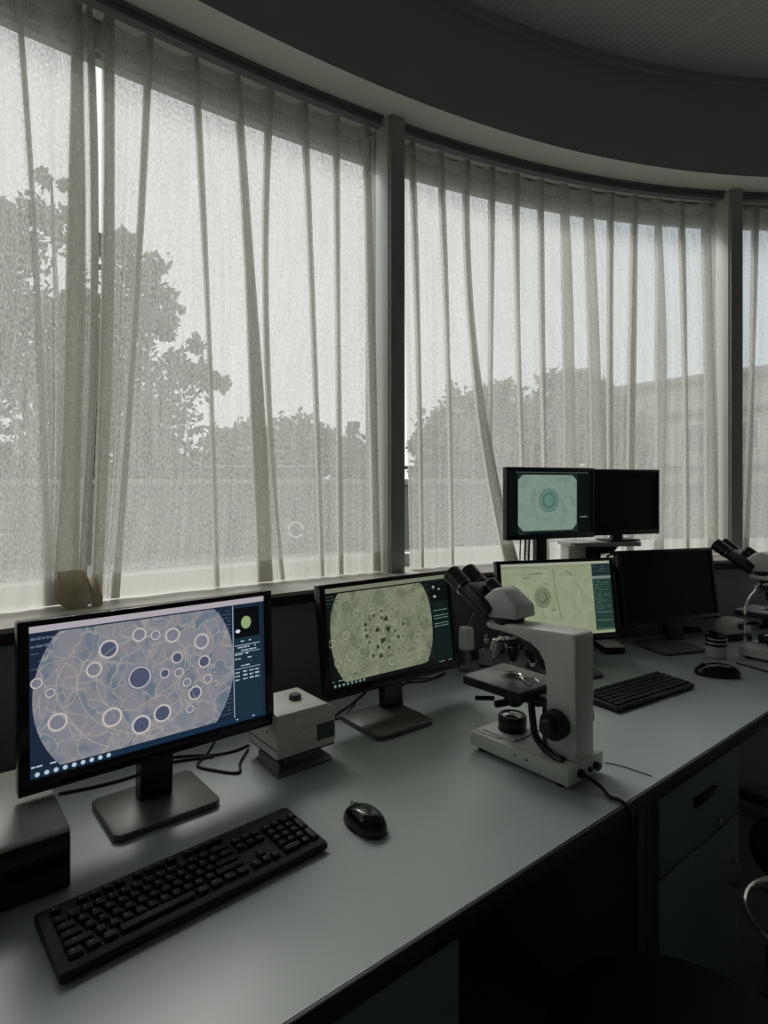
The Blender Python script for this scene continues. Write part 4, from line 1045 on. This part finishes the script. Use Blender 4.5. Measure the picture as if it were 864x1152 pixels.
mb = MB(); mb.cyl((.0, .048, .088), (.0, .048, .100), .004, n=12); mb.build('indicator', 'badge', t)

# ------------------------------------------------------------------ cables
def cable(label, pts, r=.003, m='cable', grp=None, name='cable'):
    P = []
    for p in pts:
        if len(p) == 3: x, y = at(p[0], p[1], p[2]); P.append((x, y, p[2]))
        else: P.append(p[:3])
    mb = MB(); c = Vector(P[0]); mb.tube([Vector(p)-c for p in P], r, 8)
    o = mb.build(name, m, loc=c); tag(o, label, 'cable', grp); return o
zc = ZD+.0035
cable('flat black cable lying behind the front left monitor stand', [(66, 893, zc), (110, 884, zc), (150, 873, zc), (190, 858, zc), (240, 851, zc)], .0032)
cable('thin black cable running to the grey box device', [(188, 852, zc), (215, 850, zc), (240, 849, zc), (262, 845, zc), (280, 838, zc)], .003)
cable('looped black cable bent beside the grey box device', [(242, 834, zc+.03), (232, 850, zc), (222, 861, zc), (240, 866, zc), (268, 869, zc), (270, 858, zc), (279, 843, zc)], .003)
cable('black cable looping behind the olive screen stand at its left', [(412, 778, zc+.03), (395, 793, zc), (380, 803, zc), (374, 811, zc)], .0045)
cable('thin black cable curling beside the left edge of the second stand', [(400, 792, zc+.01), (385, 806, zc), (366, 812, zc), (352, 808, zc)], .0025)
cable('black cable arcing to the right of the olive screen stand', [(500, 757, zc+.02), (480, 766, zc), (458, 768, zc), (448, 777, zc), (445, 790, zc)], .003)
cable('second black cable under the lower right of the olive screen', [(502, 757, zc+.03), (490, 763, zc+.002), (466, 764, zc), (452, 770, zc)], .0022)
# microscope power lead over the bench edge
sk = Matrix.Translation((OX, OY, 0)) @ rotz(dirv(39.8)) @ Vector((.045, -.012, 0)); ax, ay = sk.x, sk.y; bx, by_ = at(675, 887, zc+.003); cx_, cy_ = at(686, 897, zc)
qa = Vector((cx_, cy_, 0)).dot(u)
P = [(ax, ay, ZD+.030), (bx, by_, ZD+.012), (cx_, cy_, zc+.001), tuple(un(qa+.004, NFr+.008, zc+.001)), tuple(un(qa+.008, NFr-.012, ZD-.010)), tuple(un(qa+.014, NFr-.016, ZD-.06)), tuple(un(qa+.030, NFr-.014, .60)),
     tuple(un(qa+.038, NFr-.012, .48)), tuple(un(qa+.040, NFr-.012, .25)), tuple(un(qa+.038, NFr+.0, .06)), tuple(un(qa+.03, NFr+.06, .008)), tuple(un(qa+.03, NFr+.3, .006))]
c = Vector(P[0]); mb = MB(); mb.tube([Vector(p)-c for p in P], .0042, 8); o = mb.build('power_cable', 'cable', loc=c); tag(o, 'black power lead from the front microscope hanging over the bench edge', 'cable')
cable('hair-thin dark wire across the bench right of the front microscope', [(680, 858, zc-.002), (700, 862, zc-.002), (733, 873, zc-.002)], .0011)
a = at(831, 748, ZD+.02)
cable('black lead of the larger mouse running off to the right', [(828, 746, zc+.006), (845, 750, zc), (870, 757, zc), (900, 760, zc)], .0028)

# ------------------------------------------------------------------ small things further back
x, y = at(811, 742, ZD)
t = thing('specimen_jar', 'small round glass jar with a dark striped lid near the larger mouse', 'jar', (x, y+.035, ZD))
mb = MB(); mb.lathe([(.033, .0), (.037, .004), (.037, .052), (.033, .058)], 32); mb.build('glass_body', 'head', t)
mb = MB(); mb.lathe([(.036, .046), (.039, .048), (.039, .082), (.036, .086)], 36); ld = mb.build('lid', 'gloss', t)
mb = MB(); mb.lathe([(.0392, .058), (.0397, .059), (.0397, .062), (.0392, .063)], 36); mb.lathe([(.0392, .074), (.0397, .075), (.0397, .077), (.0392, .078)], 36); mb.build('lid_stripe', 'badge', ld)

x, y = at(691, 736, ZD)
t = thing('docking_box', 'small flat box with a pale top beside the stand of the pale green monitor', 'box', (x-.0, y+.06, ZD), dirv(3))
mb = MB(); mb.box((0, 0, .014), (.082, .125, .026), .003); mb.build('body', 'black', t)
mb = MB(); mb.box((0, 0, .0285), (.080, .122, .004), .0015); mb.build('top_cover', 'device', t)

x, y = at(712, 716, ZD)
t = thing('crumpled_pouch', 'crumpled grey-pink pouch between the pale green and dark monitors', 'pouch', (x-.01, y+.05, ZD), .3)
b = bmesh.new(); bmesh.ops.create_icosphere(b, subdivisions=4, radius=1)
r = random.Random(2)
for v in b.verts:
    k = 1+.13*math.sin(7*v.co.x+2)*math.cos(6*v.co.y)+.08*math.sin(13*v.co.z+5*v.co.x); v.co = Vector((v.co.x*.075*k, v.co.y*.05*k, max(0, .022+v.co.z*.026*k)))
mb = MB(); mb.bm(b, 0, True); mb.build('pouch_body', 'pinkish', t)
mb = MB(); mb.tube([(-.06, -.02, .035), (-.02, -.03, .045), (.03, -.025, .042), (.06, -.03, .03)], .002, 6); mb.build('seam', 'badge', t)

x, y = at(762, 716, ZD)
t = thing('lens_dish', 'dark round dish behind the switched-off monitor stand', 'dish', (x, y+.04, ZD))
mb = MB(); mb.lathe([(.030, 0), (.040, .004), (.043, .016), (.040, .018), (.034, .010), (.010, .008)], 36); mb.build('dish_bowl', 'stage', t)
x, y = at(782, 713, ZD)
t = thing('pen_case', 'dark elongated case lying by the white papers', 'case', (x, y+.03, ZD), .1)
mb = MB(); mb.box((0, 0, .012), (.085, .035, .022), .009, seg=4); mb.build('case_body', 'black', t)
x, y = at(797, 709, ZD)
t = thing('paper_stack', 'few sheets of white paper in front of the red pouch', 'paper', (x-.01, y+.06, ZD), .35)
mb = MB()
for k in range(4): mb.box((.003*k, -.002*k, .0008+k*.0014), (.21, .13, .0011), 0, mtx=rotz(.02*k))
mb.build('sheets', 'paper', t)
x, y = at(805, 704, ZD)
t = thing('red_pouch', 'dark red cloth pouch lying at the back of the bench by the right microscope', 'pouch', (x+.03, y+.02, ZD), .25)
b = bmesh.new(); bmesh.ops.create_icosphere(b, subdivisions=4, radius=1)
for v in b.verts:
    k = 1+.08*math.sin(5*v.co.x+1)+.05*math.sin(11*v.co.x+3*v.co.z); v.co = Vector((v.co.x*.11*k, v.co.y*.035*k, max(0, .028+v.co.z*.034*k)))
mb = MB(); mb.bm(b, 0, True); mb.build('pouch_body', 'red', t)
# rounded lamp housing beside the right microscope
x, y = at(826, 722, ZD)
t = thing('lamp_housing', 'rounded white lamp housing with a dark knob left of the right microscope', 'lamp housing', (x+.02, y+.06, ZD), .2)
mb = MB(); mb.prism([(-.065, .025), (-.060, .055), (-.035, .082), (.0, .092), (.05, .088), (.07, .07), (.07, .025)], -.045, .045, 'y', .012, seg=3); mb.build('shell', 'white', t)
mb = MB(); mb.box((0, 0, .0135), (.14, .095, .025), .004); mb.build('foot', 'black', t)
mb = MB(); mb.cyl((.008, -.044, .062), (.008, -.056, .062), .014, n=20); mb.build('knob', 'black', t)

# wash bottles behind the front microscope
x, y = at(524, 757, ZD)
t = thing('wash_bottle', 'clear bottle with a white upper half and bent spout behind the microscope eyepieces', 'bottle', (x+.006, y+.03, ZD))
mb = MB(); mb.lathe([(.026, .0), (.029, .004), (.029, .085), (.028, .090)], 32); mb.build('glass_body', 'jarglass', t)
mb = MB(); mb.lathe([(.029, .082), (.0295, .086), (.027, .150), (.024, .158), (.006, .160)], 32); mb.build('white_cap', 'badge', t)
mb = MB(); mb.tube([(.0, 0, .155), (.008, .0, .175), (.022, .0, .205), (.034, -.0, .225)], .003, 8); mb.build('spout', 'chrome', t)
mb = MB(); mb.lathe([(.020, .0005), (.021, .001), (.020, .004), (.01, .0045)], 24, mtx=Matrix.Translation((.022, -.045, 0))); mb.build('reflection_disc', 'badge', t)  # white disc stands in for a window reflection
x, y = at(548, 752, ZD)
t = thing('dropper_bottle', 'small glass dropper bottle with a pale label right of the wash bottle', 'bottle', (x, y+.03, ZD))
mb = MB(); mb.lathe([(.022, .0), (.025, .004), (.025, .062), (.012, .078), (.012, .088)], 28); mb.build('glass_body', 'jarglass', t)
mb = MB(); mb.lathe([(.0255, .010), (.0258, .011), (.0258, .058), (.0255, .059)], 28); mb.build('label', 'head', t)
mb = MB(); mb.lathe([(.014, .086), (.015, .088), (.014, .100), (.008, .104), (.008, .118), (.004, .122)], 24); mb.build('dropper_cap', 'steel', t)

# ------------------------------------------------------------------ stools
def stool(label, x, y, r, ring):
    t = thing('stool', label, 'stool', (x, y, 0), 0, 'round black lab stools')
    mb = MB(); mb.lathe([(r-.03, .44), (r-.004, .45), (r, .47), (r-.006, .492), (r-.04, .502), (.02, .503)], 44); mb.build('seat', 'cushion', t)
    mb = MB(); mb.cyl((0, 0, .10), (0, 0, .445), .025, n=20); mb.build('column', 'black', t)
    for k in range(5):
        a = 2*PI*k/5+.3; mb = MB(); mb.tube([(0, 0, .10), (.12*math.cos(a), .12*math.sin(a), .085), (.25*math.cos(a), .25*math.sin(a), .055)], [.02, .013], 8)
        mb.cyl((.25*math.cos(a), .25*math.sin(a), .0), (.25*math.cos(a), .25*math.sin(a), .055), .018, n=14); mb.build('leg', 'black', t)
    if ring:
        mb = MB(); mb.tube([(.2*math.cos(a), .2*math.sin(a), .30) for a in lin(0, 2*PI, 40)], .008, 8, sub=1)
        for k in range(3): a = 2*PI*k/3; mb.cyl((.02*math.cos(a), .02*math.sin(a), .30), (.2*math.cos(a), .2*math.sin(a), .30), .006, n=8)
        mb.build('foot_ring', 'chrome', t)
    return t
stool('round black stool in front of the bench at the bottom of the photo', .50, .95, .24, False)
stool('round black stool with a chrome foot ring at the right edge', 1.15, 1.50, .19, True)

# ------------------------------------------------------------------ daylight
w = bpy.data.worlds.new('overcast_sky'); SC.world = w; w.use_nodes = True; nt = w.node_tree; N, L = nt.nodes.new, nt.links.new
bg = nt.nodes['Background']; tc = N('ShaderNodeTexCoord'); sp = N('ShaderNodeSeparateXYZ'); L(tc.outputs['Generated'], sp.inputs[0])
r1 = N('ShaderNodeMapRange'); r1.inputs['From Min'].default_value = .05; r1.inputs['From Max'].default_value = .75; L(sp.outputs['X'], r1.inputs['Value'])
mx = N('ShaderNodeMix'); mx.data_type = 'RGBA'; mx.inputs['A'].default_value = (1.0, 1.0, .985, 1); mx.inputs['B'].default_value = (.64, .76, .90, 1)
L(r1.outputs[0], mx.inputs['Factor'])
cn = N('ShaderNodeTexNoise'); cn.inputs['Scale'].default_value = 2.5; cn.inputs['Detail'].default_value = 4; L(tc.outputs['Generated'], cn.inputs['Vector'])
m2 = N('ShaderNodeMix'); m2.data_type = 'RGBA'; m2.inputs['B'].default_value = (1, 1, 1, 1); L(mx.outputs['Result'], m2.inputs['A'])
r2 = N('ShaderNodeMapRange'); r2.inputs['From Min'].default_value = .45; r2.inputs['From Max'].default_value = .75; r2.inputs['To Max'].default_value = .5; L(cn.outputs['Fac'], r2.inputs['Value']); L(r2.outputs[0], m2.inputs['Factor'])
L(m2.outputs['Result'], bg.inputs['Color']); bg.inputs['Strength'].default_value = 1.12
sl = bpy.data.lights.new('hazy_sun', 'SUN'); sl.energy = 2.5; sl.angle = math.radians(18); sl.color = (1, .97, .925)
so = bpy.data.objects.new('hazy_sun', sl); COL.objects.link(so)
d = Vector((-.35, .75, .80)).normalized(); so.rotation_euler = d.to_track_quat('Z', 'Y').to_euler()
